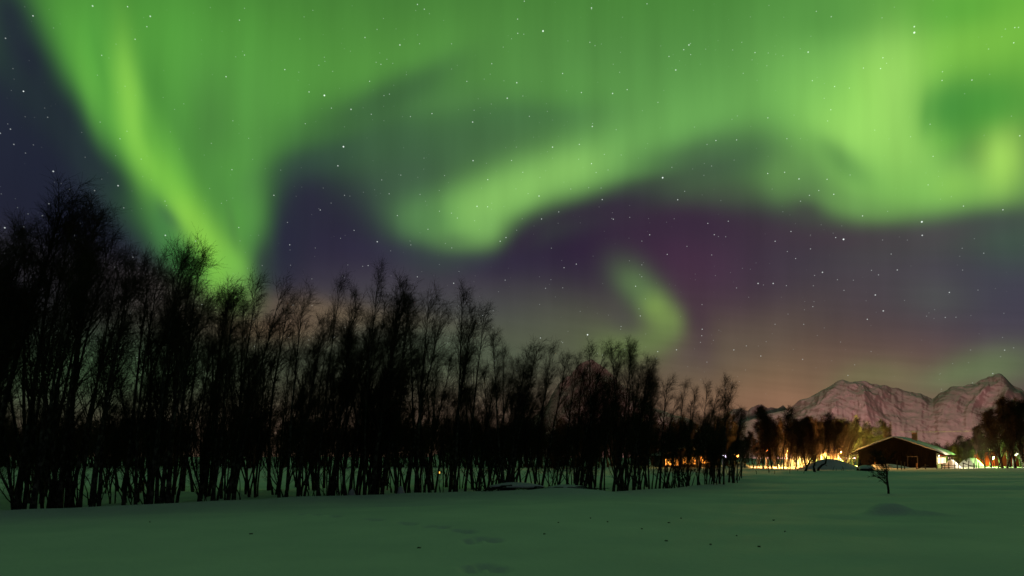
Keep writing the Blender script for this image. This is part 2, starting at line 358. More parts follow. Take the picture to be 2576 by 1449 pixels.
CABLE = mat_noise('cable_sheath', (.45, .42, .36), (.55, .52, .45), 4, .6, 0, .3)
def F(x, y): return float(gz(x, y))

# ------------------------------------------------------------------ ground
_rng = np.random.default_rng(7)
def vnoise(x, y, s, seed):
    """smooth value noise on a lattice of spacing s"""
    x = np.asarray(x, float)/s; y = np.asarray(y, float)/s
    xi = np.floor(x).astype(np.int64); yi = np.floor(y).astype(np.int64); fx = x-xi; fy = y-yi
    fx = fx*fx*(3-2*fx); fy = fy*fy*(3-2*fy)
    def h(a, b):
        n = (a*374761393 + b*668265263 + seed*974634541) & 0x7fffffff
        n = ((n ^ (n >> 13))*1274126177) & 0x7fffffff
        return ((n ^ (n >> 16)) & 0xffff)/65535.0
    return (h(xi, yi)*(1-fx)+h(xi+1, yi)*fx)*(1-fy) + (h(xi, yi+1)*(1-fx)+h(xi+1, yi+1)*fx)*fy - .5
def smooth(a, b, x):
    t = np.clip((np.asarray(x, float)-a)/(b-a), 0, 1); return t*t*(3-2*t)
# edge of the open snow field along the front of the grove
EX = np.array([-60, -24, -15.5, -13.0, -10.7, -7.5, -4.4, -0.5, 3.9, 8.0, 12.5, 20, 60.])
EY = np.array([14, 18.0, 20.7, 22.6, 25.2, 28.8, 31.0, 31.4, 31.2, 36.0, 42.0, 52, 80.])
def edge_y(x): return np.interp(x, EX, EY)
PRINTS = [(-6.26, 20.4), (-5.75, 20.1), (-5.1, 19.5), (-4.95, 19.35), (-3.85, 18.3), (-3.55, 18.1), (-2.75, 17.2), (-2.5, 17.0), (-1.95, 16.2), (-1.6, 16.0), (-1.2, 15.2), (-.95, 15.0), (-.62, 13.9), (-.35, 13.7), (-.8, 13.55), (-.42, 10.75), (-.2, 10.5), (-.6, 10.45)]
MOUNDS = [(12.3, 20.5, .60, .30, .15), (10.0, 19.9, .8, .5, -.09), (17.5, 33, 6, 1.2, -.18), (2.3, 31.0, 1.6, .8, .16), (-4.0, 24.5, 2.5, .7, -.12), (22, 38, 7, 1.0, -.16), (27, 46, 5, 1.5, -.18), (14, 34, 2.5, .7, .14), (19.5, 46, 3, .9, -.22), (7.5, 26.5, 4, 1.2, -.08), (13, 50, 5, 1.4, .22), (30, 62, 6, 2, .2), (24, 70, 6, 2, .25), (3.2, 30.2, 2.2, .5, .12), (0.2, 27.0, 1.8, .5, -.10), (24, 44, 1.6, .5, -.18), (27.5, 45, 2, .5, -.18), (32, 47, 2.5, .6, -.2), (20, 52, 1.2, .5, -.16), (29, 56, 1.5, .6, -.18), (27, 39, 7, .8, -.22), (35, 51, 3, .6, -.22), (17, 24.5, 4, .9, .10), (8, 17, 3.5, 1.2, .07), (18, 28, 4, 1, .10)]
def gz(x, y):
    x = np.asarray(x, float); y = np.asarray(y, float)
    z = .16*vnoise(x, y, 9, 1)*smooth(6, 20, y) + .10*vnoise(x*.7, y, 3.1, 2)*smooth(8, 16, y) + .025*vnoise(x, y, 1.1, 3)
    e = edge_y(x) + 1.1*vnoise(x, 0*y, 3.5, 5)
    drop = smooth(0, 1.6, y-e)*(1-smooth(10, 17, x))
    crest = np.exp(-((y-e+.5)/1.3)**2)*(1-smooth(9, 15, x))
    z = z + .10*crest - .30*drop
    z = z + drop*(.16*vnoise(x, y, 2.3, 9) + .10*vnoise(x, y, .9, 10))
    z = z + .34*smooth(44, 66, y) + .10*vnoise(x, y, 14, 11)*smooth(30, 50, y)
    for mx, my, sx, sy, h in MOUNDS:
        z = z + h*np.exp(-((x-mx)/sx)**2-((y-my)/sy)**2)
    z = z + .36*np.exp(-(((x-11.4)/(.54+.22*(x > 11.4)))**2+((y-20.95)/.42)**2)**1.6)
    far = smooth(110, 220, np.hypot(x, y)); z = z*(1-far)
    near = (x > -9) & (x < 2) & (y > 9) & (y < 22)
    if np.any(near):
        for i, (px, py) in enumerate(PRINTS):
            z = z - near*.13*np.exp(-((x-px+.15*(y-py))/.13)**4-((y-py)/.24)**4) + near*.03*np.exp(-((x-px+.28)/.12)**2-((y-py)/.2)**2)
    return z
def axis(parts):
    out = []
    for a, b, s in parts: out += list(np.arange(a, b, s))
    return out
def grow(start, first, end, k=1.18):
    out = []; v = start; s = first
    while v < end: out.append(v); v += s; s *= k
    out.append(end); return out
gx_l = [-v for v in grow(24, .3, 12000)][::-1]
gx = np.array(gx_l + axis([(-23.7, -7.2, .22), (-7.2, 1.4, .075), (1.4, 24, .2)]) + grow(24, .25, 12000))
gy = np.array([-v for v in grow(2, .6, 12000)][::-1] + axis([(-1.5, 9, .3), (9, 21.6, .08), (21.6, 60, .2)]) + grow(60, .3, 12000, 1.08))
GX, GY = np.meshgrid(gx, gy); GZ = gz(GX, GY)
nx, ny = len(gx), len(gy); idx = np.arange(nx*ny).reshape(ny, nx)
Q = np.stack([idx[:-1, :-1], idx[:-1, 1:], idx[1:, 1:], idx[1:, :-1]], -1).reshape(-1, 4)
go = bpy.data.objects.new('snow_ground', np_mesh('snow_ground', np.stack([GX, GY, GZ], -1).reshape(-1, 3), Q, SNOW, True)); COL.objects.link(go)
tag(go, kind='structure')
def at(u, d):
    """world x for a bearing given as the tangent u/682.67 off the axis at depth d"""
    return (u-512)/682.67*d

# ------------------------------------------------------------------ mountains
def mountain_material():
    m, nt, b = mat_new('mountain_rock_and_snow')
    g = nt.nodes.new('ShaderNodeNewGeometry'); s = nt.nodes.new('ShaderNodeSeparateXYZ'); nt.links.new(g.outputs['Normal'], s.inputs[0])
    tc = nt.nodes.new('ShaderNodeTexCoord'); n = nt.nodes.new('ShaderNodeTexNoise'); n.inputs['Scale'].default_value = .010; n.inputs['Detail'].default_value = 9; n.inputs['Roughness'].default_value = .68
    mp = nt.nodes.new('ShaderNodeMapping'); mp.inputs['Scale'].default_value = (2.4, .55, .8); nt.links.new(tc.outputs['Object'], mp.inputs[0]); nt.links.new(mp.outputs[0], n.inputs['Vector'])
    a = nt.nodes.new('ShaderNodeMath'); a.operation = 'MULTIPLY_ADD'; a.inputs[1].default_value = 1.15; nt.links.new(n.outputs[0], a.inputs[0]); nt.links.new(s.outputs[2], a.inputs[2])
    r = nt.nodes.new('ShaderNodeValToRGB'); r.color_ramp.elements[0].position = .0; r.color_ramp.elements[1].position = 1.
    nt.links.new(a.outputs[0], r.inputs[0])
    e = r.color_ramp.elements; e[0].position = .98; e[1].position = 1.0
    mr = nt.nodes.new('ShaderNodeMapRange'); mr.inputs[1].default_value = MT_LO; mr.inputs[2].default_value = MT_HI; nt.links.new(a.outputs[0], mr.inputs[0])
    mx = nt.nodes.new('ShaderNodeMix'); mx.data_type = 'RGBA'; nt.links.new(mr.outputs[0], mx.inputs[0])
    mx.inputs[6].default_value = (.40, .32, .315, 1); mx.inputs[7].default_value = (.62, .57, .57, 1)
    nt.links.new(mx.outputs[2], b.inputs['Base Color']); b.inputs['Roughness'].default_value = .9; b.inputs['Specular IOR Level'].default_value = .1
    nt.nodes.remove(r)
    return m
MT_LO, MT_HI = 1.36, 1.50
MTN = mountain_material()
def ridged(x, y, s, oct_, seed):
    t = 0; a = 1.0
    for o in range(oct_):
        t = t + a*(1-2*np.abs(vnoise(x, y, s, seed+o)*1.0)*2); s *= .5; a *= .5
    return t
def mountain(name, sil, r0, r1, rp, seed, amp):
    """terrain block between ranges r0 and r1 with its ridge near range rp; the skyline heights come from sil (tangent bearing, tangent height)"""
    tb = np.arange(sil[0][0], sil[-1][0], .0011); rr = np.concatenate([np.linspace(r0, rp, 190), np.linspace(rp, r1, 30)[1:]])
    T, D = np.meshgrid(tb, rr)
    X = T*D; Y = D
    k = np.where(D < rp, np.clip((D-r0)/(rp-r0), 0, 1)**1.15, np.clip((r1-D)/(r1-rp), 0, 1))
    sx = T*rp + 160*vnoise(T*rp, D, 700, seed+40)
    spur = vnoise(sx, D*.3, 1300, seed+1)*2 + vnoise(sx, D*.4, 620, seed+2)
    gul = ridged(sx, D*.22, 330, 5, seed)
    iso = sum(vnoise(X, Y*.28, w, seed+60+i)*w/420 for i, w in enumerate((420, 210, 105, 52)))
    H = k*(1+amp*((1-k)*spur*1.1 + (.10+.20*(1-k))*gul + (.16)*iso))
    want = np.interp(tb, [s[0] for s in sil], [s[1] for s in sil])
    got = np.max(H/D, axis=0); nw = 91; got = np.convolve(np.pad(got, nw//2, 'edge'), np.ones(nw)/nw, 'valid')
    Z = H*(want/np.maximum(got, 1e-6))[None, :] + EYE*k - 8*(1-k)
    n0, n1 = len(tb), len(rr); ii = np.arange(n0*n1).reshape(n1, n0)
    q = np.stack([ii[:-1, :-1], ii[:-1, 1:], ii[1:, 1:], ii[1:, :-1]], -1).reshape(-1, 4)
    o = bpy.data.objects.new(name, np_mesh(name, np.stack([X, Y, Z], -1).reshape(-1, 3), q, MTN, True)); COL.objects.link(o)
    return tag(o, kind='structure')
def sil(pts): return [((u-512)/682.67, max(0.0, (457-v)/682.67)) for u, v in pts]
mountain('mountain_range', sil([(700, 457), (735, 430), (770, 412), (790, 408), (805, 400), (820, 392), (835, 385), (848, 381), (862, 379), (868, 380), (880, 384), (893, 389), (905, 391), (922, 393), (930, 398), (934, 399), (940, 394), (955, 388), (972, 383), (990, 377), (1003, 375), (1009, 376), (1016, 384), (1028, 394), (1060, 392), (1100, 400), (1180, 420), (1300, 457)]), 3500, 6600, 5200, 21, .6)
mountain('mountain_range', sil([(690, 457), (715, 425), (730, 412), (741, 408), (748, 411), (756, 406), (762, 403), (768, 406), (775, 408), (784, 407), (800, 420), (830, 457)]), 8200, 10400, 9300, 55, .5)
mountain('mountain_range', sil([(430, 457), (480, 435), (525, 425), (548, 405), (560, 381), (567, 374), (570, 374), (580, 365), (588, 359), (592, 358), (600, 361), (608, 367), (622, 386), (645, 404), (690, 420), (740, 457)]), 4700, 7600, 6200, 77, .6)

# ------------------------------------------------------------------ trees
def tubes(P, Rr, k):
    """P (m,n,3) polylines, Rr (m,n) radii -> vertices and quads of k-sided tubes"""
    m, n, _ = P.shape
    D = np.empty_like(P); D[:, 1:-1] = P[:, 2:]-P[:, :-2]; D[:, 0] = P[:, 1]-P[:, 0]; D[:, -1] = P[:, -1]-P[:, -2]
    D /= np.linalg.norm(D, axis=-1, keepdims=True)+1e-9
    ref = np.where(np.abs(D[..., 2:3]) > .9, np.array([1., 0, 0]), np.array([0, 0, 1.]))
    A = np.cross(D, ref); A /= np.linalg.norm(A, axis=-1, keepdims=True)+1e-9; B = np.cross(D, A)
    t = np.arange(k)*2*np.pi/k
    V = P[:, :, None]+Rr[:, :, None, None]*(A[:, :, None]*np.cos(t)[:, None]+B[:, :, None]*np.sin(t)[:, None])
    ii = np.arange(m*n*k).reshape(m, n, k); a = ii[:, :-1]; b = ii[:, 1:]
    Qd = np.stack([a, np.roll(a, -1, 2), np.roll(b, -1, 2), b], -1).reshape(-1, 4)
    return V.reshape(-1, 3), Qd
def grow_from(rng, base, dirs, length, n, up, wind, wob):
    """polylines that leave base along dirs, bend by up (z) and wind (+x) and wobble"""
    m = len(base); P = np.empty((m, n, 3)); P[:, 0] = base; d = dirs.copy(); st = (length/(n-1))[:, None]
    for i in range(1, n):
        d = d + np.array([wind, 0, up]) + rng.normal(0, wob, (m, 3)); d /= np.linalg.norm(d, axis=1, keepdims=True)
        P[:, i] = P[:, i-1]+d*st
    return P
def along(P, par, t):
    """points and tangents at parameter t in 0..1 of polyline par"""
    n = P.shape[1]; f = t*(n-1); i = np.minimum(f.astype(int), n-2); w = (f-i)[:, None]
    a = P[par, i]; b = P[par, i+1]; d = b-a
    return a*(1-w)+b*w, d/(np.linalg.norm(d, axis=1, keepdims=True)+1e-9)
def perp(rng, d):
    r = rng.normal(0, 1, d.shape); r -= d*np.sum(r*d, 1, keepdims=True); return r/(np.linalg.norm(r, axis=1, keepdims=True)+1e-9)
TIP = {}
def birch(seed, H=9.0, stems=1, n1=34, n2=7, n3=6, spread=.30, low=.25, wind=.06, lean=0.0, thick=.075, crook=.02, fat=1.0):
    """one leafless birch: returns (trunk mesh, crown mesh), wind blowing towards +x"""
    rng = np.random.default_rng(seed)
    base = np.zeros((stems, 3)); base[:, 0] = rng.normal(0, .10*(stems > 1), stems); base[:, 1] = rng.normal(0, .10*(stems > 1), stems)
    d = np.stack([rng.normal(lean, .05+.12*(stems > 1), stems), rng.normal(0, .05+.1*(stems > 1), stems), np.ones(stems)], -1); d /= np.linalg.norm(d, axis=1, keepdims=True)
    hs = H*rng.uniform(.72, 1, stems); hs[0] = H
    n = 14; S = grow_from(rng, base, d, hs, n, .03, wind*.22, crook); S[:, 0, 2] = -.5
    t = np.linspace(0, 1, n); Rs = thick*(hs/H)[:, None]*((1-t)**.85*.93+.07)[None]; Rs[:, 0] *= 1.25
    tv = tubes(S, Rs, 8)
    par = np.repeat(np.arange(stems), n1); m = len(par)
    tt = low+(1-low)*rng.uniform(0, 1, m)**.62*.995
    p, tan = along(S, par, tt); pr = perp(rng, tan); pr[:, 0] += .12; pr /= np.linalg.norm(pr, axis=1, keepdims=True)
    ang = R(1)*rng.uniform(18, 44, m)[:, None]; dd = tan*np.cos(ang)+pr*np.sin(ang)
    L = H*(spread*np.clip(1.08-tt, 0.03, 1)**.70+.05)*rng.uniform(.6, 1.15, m)
    B1 = grow_from(rng, p, dd, L, 6, .10, wind, .07); r1 = (.010+.020*(1-tt))[:, None]*(1-.75*np.linspace(0, 1, 6))[None]*(H/9)
    p2 = np.repeat(np.arange(m), n2); t2 = rng.uniform(.18, 1, len(p2)); q, tan = along(B1, p2, t2)
    ang = R(1)*rng.uniform(25, 60, len(p2))[:, None]; dd = tan*np.cos(ang)+perp(rng, tan)*np.sin(ang)
    L2 = (L[p2]*.45*(1.1-t2*.6)+.12)*rng.uniform(.5, 1.1, len(p2))
    B2 = grow_from(rng, q, dd, L2, 4, .06, wind*1.5, .10); r2 = np.full((len(p2), 1), .0066*fat)*np.linspace(1, .5, 4)[None]
    p3 = np.repeat(np.arange(len(p2)), n3); t3 = rng.uniform(.15, 1, len(p3)); q, tan = along(B2, p3, t3)
    ang = R(1)*rng.uniform(20, 60, len(p3))[:, None]; dd = tan*np.cos(ang)+perp(rng, tan)*np.sin(ang)
    L3 = rng.uniform(.18, .55, len(p3))*(H/9)**.5
    B3 = grow_from(rng, q, dd, L3, 3, -.02, wind*2.4, .12); r3 = np.full((len(p3), 1), .0044*fat)*np.linspace(1, .6, 3)[None]
    V = []; Qd = []; k = 0
    for P_, R_, kk in ((B1, r1, 5), (B2, r2, 3), (B3, r3, 3)):
        v, q_ = tubes(P_, R_, kk); V.append(v); Qd.append(q_+k); k += len(v)
    TIP[(seed)] = float(S[0, -1, 0])
    return np_mesh('trunk', tv[0], tv[1], BARK, True), np_mesh('crown', np.concatenate(V), np.concatenate(Qd), TWIG)

KINDS = []                                   # (trunk, crown, height): tall plume-like birches
for i in range(10): KINDS.append((*birch(100+i, 9.0, 1 if i % 3 else 2, n1=40, n3=5, spread=.17+.02*(i % 4), low=.22+.04*(i % 4), wind=.030+.012*(i % 3), lean=.012*(i % 4), thick=.085, fat=.72), 9.0))
BUSHY = []                                   # many-stemmed, lower and denser
for i in range(5): BUSHY.append((*birch(200+i, 6.5, 3+i % 2, n1=22, n2=6, n3=5, spread=.26, low=.15, wind=.05, thick=.055, crook=.05), 6.5))
SCRUB = []                                   # thin crooked stems of the undergrowth
for i in range(4): SCRUB.append((*birch(300+i, 4.0, 2+i % 3, n1=9, n2=4, n3=3, spread=.22, low=.25, wind=.03, thick=.035, crook=.10), 4.0))
DENSE = []                                   # fuller crowns of the trees round the yard and at the right
for i in range(6): DENSE.append((*birch(500+i, 7.0, 2+i % 3, n1=30, n2=8, n3=7, spread=.20+.02*(i % 3), low=.12, wind=.03, thick=.06, crook=.04, fat=1.35), 7.0))
def tree(kind, x, y, h, label, group=None, name='birch_tree', wide=None, rz=None, rng=random, sink=.05):
    tm, cm, h0 = kind
    o = thing(name, label, 'tree', (x, y, F(x, y)-sink), rz if rz is not None else rng.uniform(-.6, .6), group)
    s = h/h0; w = (wide or rng.uniform(.85, 1.15))*s**.6
    o.scale = (w, w, s)
    for nm, me in (('trunk', tm), ('crown', cm)):
        c = bpy.data.objects.new(nm, me); COL.objects.link(c); c.parent = o
    return o
PROFILE = [(-60, 262), (-20, 250), (0, 246), (20, 240), (40, 208), (65, 196), (85, 205), (95, 262), (110, 264), (120, 258), (135, 274), (150, 264), (165, 256), (180, 262), (190, 258), (205, 268), (215, 288), (228, 290), (240, 296), (262, 276), (285, 278), (300, 297), (310, 320), (335, 324), (345, 282), (358, 296), (370, 304), (380, 276), (392, 304), (408, 288), (425, 298), (440, 304), (455, 308), (470, 297), (483, 312), (497, 340), (515, 357), (545, 350), (570, 357), (582, 387), (600, 362), (615, 348), (640, 352), (660, 368), (675, 400), (690, 384), (715, 392), (733, 384), (748, 417), (770, 440)]
def top_v(u): return float(np.interp(u, [p[0] for p in PROFILE], [p[1] for p in PROFILE]))
rnd = random.Random(5)
# trees that stand out on the skyline or along the field edge: (bearing u, depth, skyline v, kind, width, label)
KEY = [
 (2, 22.4, 248, 3, 1.1, 'big birch with a thick trunk at the far left edge of the photo'),
 (34, 24.5, 214, 7, 1.4, 'tall birch just left of the highest crown at the left edge'),
 (58, 26.0, 200, 3, 1.5, 'tallest birch, its broad crown rising highest above the left end of the grove'),
 (76, 27.5, 208, 7, 1.4, 'tall birch forming the right side of the highest crown on the left'),
 (112, 24.5, 258, 1, .9, 'slim birch right of the tallest crown, tip level with the aurora foot'),
 (150, 25.0, 262, 4, .85, 'narrow birch left of the bright aurora foot with a plume-like top'),
 (162, 23.6, 256, 7, 1.0, 'birch with twin-plumed top left of where the bright aurora meets the trees'),
 (186, 25.0, 256, 2, 1.1, 'birch with a dense rounded crown against the bright foot of the aurora'),
 (252, 26.5, 278, 5, .9, 'birch just right of the aurora foot, first of a pair of plumes'),
 (278, 27.0, 276, 8, 1.0, 'birch with a full plume, right one of the pair beyond the aurora foot'),
 (338, 29.0, 280, 1, .7, 'slender birch with a small detached tuft for a top, left of two spires'),
 (374, 29.5, 274, 4, .7, 'slender spire-like birch, the highest tip in the middle of the grove'),
 (402, 30.5, 286, 9, 1.15, 'open spreading birch with clearly seen limbs in the middle of the grove'),
 (428, 32.0, 300, 2, 1.0, 'birch bending right beside the open spreading one mid grove'),
 (462, 31.5, 294, 7, .95, 'birch with a swept one-sided top where the skyline starts to fall'),
 (484, 33.0, 314, 5, .9, 'birch just behind the swept-topped one, sloping down to the right'),
 (540, 33.5, 350, 3, 1.1, 'wide blurred birch left of the small pink peak'),
 (564, 34.0, 354, 6, 1.1, 'wind-bent birch leaning right in front of the small pink peak'),
 (604, 35.0, 350, 8, .9, 'dark birch plume covering the right side of the pink peak'),
 (634, 36.0, 350, 0, .8, 'narrow birch plume standing clear of the pink peak on its right'),
 (656, 37.0, 366, 4, .85, 'lower birch plume falling away right of the pink peak'),
 (686, 39.0, 382, 1, .75, 'thin birch near the right end of the grove, first of its last three'),
 (708, 40.0, 388, 5, .8, 'middle one of the last three birches at the right end of the grove'),
 (727, 41.5, 382, 7, .85, 'last tall birch at the right end of the grove beside the orange lamp'),
 (742, 43.0, 412, 9, .9, 'low birch leaning hard right at the very end of the grove'),
]
for u, d, v, k, w, lab in KEY:
    x = at(u, d); x -= .02*d*0; h = (457-v)/682.67*d+EYE-F(x, d)+.05
    tree(KINDS[k], x-TIP[100+k]*(w*.9*(h/9)**.6), d, h*1.01, lab, 'birches along the grove skyline', wide=w*.9, rz=rnd.uniform(-.3, .3))
for i, (u, d, v) in enumerate([(552, 35, 352), (575, 36, 362), (597, 34, 352), (612, 37, 350), (622, 36, 356), (645, 38, 358), (651, 37, 364), (668, 39, 384), (697, 40, 390), (718, 41, 389), (735, 42, 388), (524, 33, 355), (508, 33, 354), (495, 32, 338), (440, 32, 303), (415, 32, 289), (355, 30, 295), (300, 28, 297), (240, 26, 293), (215, 25, 289), (200, 26, 267), (172, 26, 257), (135, 25, 270), (46, 25, 212), (66, 26.5, 208), (83, 27, 226), (20, 24, 242), (585, 37, 372), (632, 35, 352), (676, 39, 396)]):
    h = (457-v)/682.67*d+EYE-F(at(u, d), d)+.05; k = (3*i+1) % 10; w = .75+.1*(i % 4)
    tree(KINDS[k], at(u, d)-TIP[100+k]*(w*(h/9)**.6), d, h*1.01, 'blurred birch plume filling the skyline of the grove between taller tips', 'plumes filling the grove skyline', wide=w, rz=rnd.uniform(-.5, .5))
placed = [(at(u, d), d) for u, d, *_ in KEY]
n = 0; tries = 0
while n < 142 and tries < 9000:
    tries += 1
    u = rnd.uniform(-70, 742) if n < 112 else rnd.uniform(560, 742); d0 = float(edge_y(at(u, 30))); d0 = float(edge_y(at(u, d0))); d0 = float(edge_y(at(u, d0)))
    d = d0+.8+rnd.random()**1.5*17; x = at(u, d)
    if u < 300 and rnd.random() < .3: continue
    if any((x-a)**2+(d-b)**2 < .85**2 for a, b in placed): continue
    placed.append((x, d)); n += 1
    tv = max(top_v(u-6), top_v(u+10), top_v(u+26))+3+rnd.random()**1.25*75
    h = max(2.8, (457-tv)/682.67*d*1.02+EYE-F(x, d))
    front = d < d0+3.0
    lab = 'bare birch rooted at the front edge of the dense dark grove' if front else 'bare birch standing deeper inside the dense dark grove'
    tree(KINDS[rnd.randrange(10)] if rnd.random() < .7 else BUSHY[rnd.randrange(5)], x-.02*h, d, h, lab, 'front edge birches of the grove' if front else 'birches inside the grove', rng=rnd)
n = 0; tries = 0
while n < 44 and tries < 4000:
    tries += 1
    u = rnd.uniform(-60, 560); d0 = float(edge_y(at(u, 30))); d0 = float(edge_y(at(u, d0)))
    d = d0+3+rnd.random()*18; x = at(u, d)
    if any((x-a)**2+(d-b)**2 < .7**2 for a, b in placed): continue
    placed.append((x, d)); n += 1
    tv = max(top_v(u)+70, rnd.uniform(392, 425)); h = (457-tv)/682.67*d+EYE-F(x, d)
    tree(BUSHY[rnd.randrange(5)], x-.02*h, d, h, 'low many-stemmed birch filling the dark lower part of the grove', 'low birches inside the grove', rng=rnd)
n = 0; tries = 0
while n < 60 and tries < 5000:
    tries += 1
    u = rnd.uniform(-50, 742); d0 = float(edge_y(at(u, 30))); d0 = float(edge_y(at(u, d0)))
    d = d0+.4+rnd.random()*9; x = at(u, d)
    n += 1
    tree(SCRUB[rnd.randrange(4)], x, d, rnd.uniform(1.8, 4.2), 'thin crooked sapling in the undergrowth between the grove trunks', 'saplings in the grove undergrowth', name='birch_sapling', rng=rnd)
# trees round the lamplit yard left of the barn: (u, depth, skyline v, kind list, index, width, label)
YARD = [
 (752, 76, 430, 'B', 0, .8, 'small dark birch between the orange lamp and the clump with the plumed tops'),
 (764, 74, 412, 'K', 4, .8, 'left plume of the dark birch clump between grove and barn'),
 (773, 75, 409, 'K', 8, .9, 'tallest middle plume of the dark birch clump between grove and barn'),
 (784, 75, 411, 'K', 9, 1.1, 'right wind-bent plume of the dark birch clump between grove and barn'),
 (797, 76, 422, 'B', 1, .8, 'narrow dark birch right of the plumed clump'),
 (807, 77, 421, 'B', 2, .9, 'dark birch before the left end of the yellow glow'),
 (816, 78, 419, 'K', 2, .9, 'dark birch in the middle of the broad clump before the yellow glow'),
 (824, 77, 417, 'B', 3, 1.0, 'dense dark birch, tallest before the yellow glow'),
 (833, 78, 418, 'B', 4, .9, 'dark birch on the right of the broad clump before the yellow glow'),
 (843, 80, 419, 'K', 6, .8, 'brown-lit birch left of the green-lit trees'),
 (850, 104, 419, 'K', 1, .8, 'thin birch with a pointed top where brown and green light meet'),
 (858, 111, 424, 'K', 7, 1.2, 'rounded birch lit olive green by the lamp behind the barn'),
 (868, 113, 430, 'B', 1, 1.2, 'low birch lit bright yellow-green just left of the barn roof'),
 (877, 114, 423, 'K', 3, 1.1, 'yellow-green lit birch rising behind the left slope of the barn roof'),
 (888, 94, 423, 'K', 5, .45, 'bare dark birch with sharp limbs right behind the barn roof'),
 (792, 92, 436, 'B', 3, .9, 'small birch in the yard before the pink mountain foot'),
 (838, 104, 436, 'B', 0, 1.0, 'birch beside the orange lamp with its trunk lit bright yellow'),
 (845, 106, 434, 'B', 2, 1.0, 'birch in the yard with pale lit trunks near the barn'),
]
YFILL = [(756, 79, 424), (769, 80, 428), (779, 79, 420), (790, 79, 428), (801, 81, 426), (811, 80, 424), (820, 82, 422), (829, 83, 424), (838, 84, 424), (847, 105, 426), (853, 110, 425), (863, 115, 424), (873, 112, 428), (760, 90, 436), (775, 92, 432), (788, 94, 434), (804, 95, 432), (815, 104, 432), (828, 105, 430), (795, 102, 428), (801, 108, 424), (808, 103, 427), (812, 109, 421), (819, 107, 423), (824, 110, 420), (833, 108, 422), (841, 109, 424), (836, 103, 428), (850, 112, 427), (785, 100, 426), (778, 103, 428), (758, 90, 428), (768, 92, 424), (776, 90, 420), (788, 89, 424), (797, 91, 424), (805, 88, 422), (814, 90, 420), (822, 88, 419), (831, 91, 421), (839, 89, 423), (846, 92, 424), (852, 94, 428)]
for i, (u, d, v) in enumerate(YFILL): YARD.append((u, d, v, 'B', i, rnd.uniform(.8, 1.1), 'slim bare birch filling the lamplit row between the grove and the barn'))
for i, (u, d, v) in enumerate([(661, 70, 432), (668, 64, 428), (674, 72, 436), (681, 66, 425), (688, 74, 438), (694, 65, 430), (700, 70, 426), (707, 66, 432), (713, 72, 424), (720, 68, 428), (745, 72, 436)]):
    x = at(u, d); h = (457-v)/682.67*d+EYE-F(x, d)
    tree(DENSE[i % 6], x-.02*h, d, h, 'low birch standing in front of the orange lit windows behind the grove end', 'birches before the orange lit house', wide=.8, rz=rnd.uniform(-.5, .5))
KS = {'K': DENSE, 'B': DENSE}
for u, d, v, kk, i, w, lab in YARD:
    x = at(u, d); h = (457-v)/682.67*d+EYE-F(x, d)
    tree(KS[kk][i % 6], x-.03*h, d, h, lab, 'birches around the lamplit yard', wide=w*1.25, rz=rnd.uniform(-.4, .4))
# trees at the right edge of the field
RIGHT = [
 (966, 92, 436, 'B', 0, 1.1, 'low dark birch at the left end of the right-hand trees'),
 (976, 86, 428, 'K', 3, .9, 'dark birch second from the left among the right-hand trees'),
 (985, 88, 428, 'B', 2, 1.0, 'dark birch before the bright green-white lamp'),
 (997, 80, 405, 'K', 6, 1.0, 'tall dark birch left of the tallest one at the right edge'),
 (1006, 78, 398, 'K', 0, 1.1, 'tallest dark birch of the group at the right edge'),
 (1016, 79, 400, 'K', 8, 1.0, 'tall dark birch before the red cabin'),
 (1026, 78, 404, 'K', 2, 1.1, 'dark birch cut by the right edge of the photo'),
 (1042, 80, 408, 'B', 4, 1.1, None), (971, 96, 438, 'B', 3, 1.1, 'thin birch in the dark row at the right behind the taller ones'), (981, 98, 436, 'B', 5, 1.1, 'thin birch in the dark row at the right behind the taller ones'), (1001, 90, 416, 'B', 1, 1.1, 'thin birch in the dark row at the right behind the taller ones'), (1012, 88, 410, 'B', 0, 1.1, 'thin birch in the dark row at the right behind the taller ones'), (1021, 90, 412, 'B', 2, 1.1, 'thin birch in the dark row at the right behind the taller ones'), (968, 90, 436, 'B', 5, 1.3, 'thin birch in the dark row at the right behind the taller ones'), (1010, 84, 404, 'B', 3, 1.3, 'thin birch in the dark row at the right behind the taller ones'), (1024, 86, 402, 'B', 5, 1.3, 'thin birch in the dark row at the right behind the taller ones'), (1002, 82, 412, 'B', 2, 1.3, 'thin birch in the dark row at the right behind the taller ones'), (991, 84, 424, 'B', 4, 1.1, 'thin birch in the dark row at the right behind the taller ones'), (960, 100, 444, 'B', 1, 1.3, 'low rounded dark birch behind the green-lit snow mound'),
]
for u, d, v, kk, i, w, lab in RIGHT:
    if not lab: continue
    x = at(u, d); h = (457-v)/682.67*d+EYE-F(x, d)
    tree(KS[kk][i % 6], x-.03*h, d, h, lab, 'birches at the right edge of the field', wide=w*1.1, rz=rnd.uniform(-.4, .4))
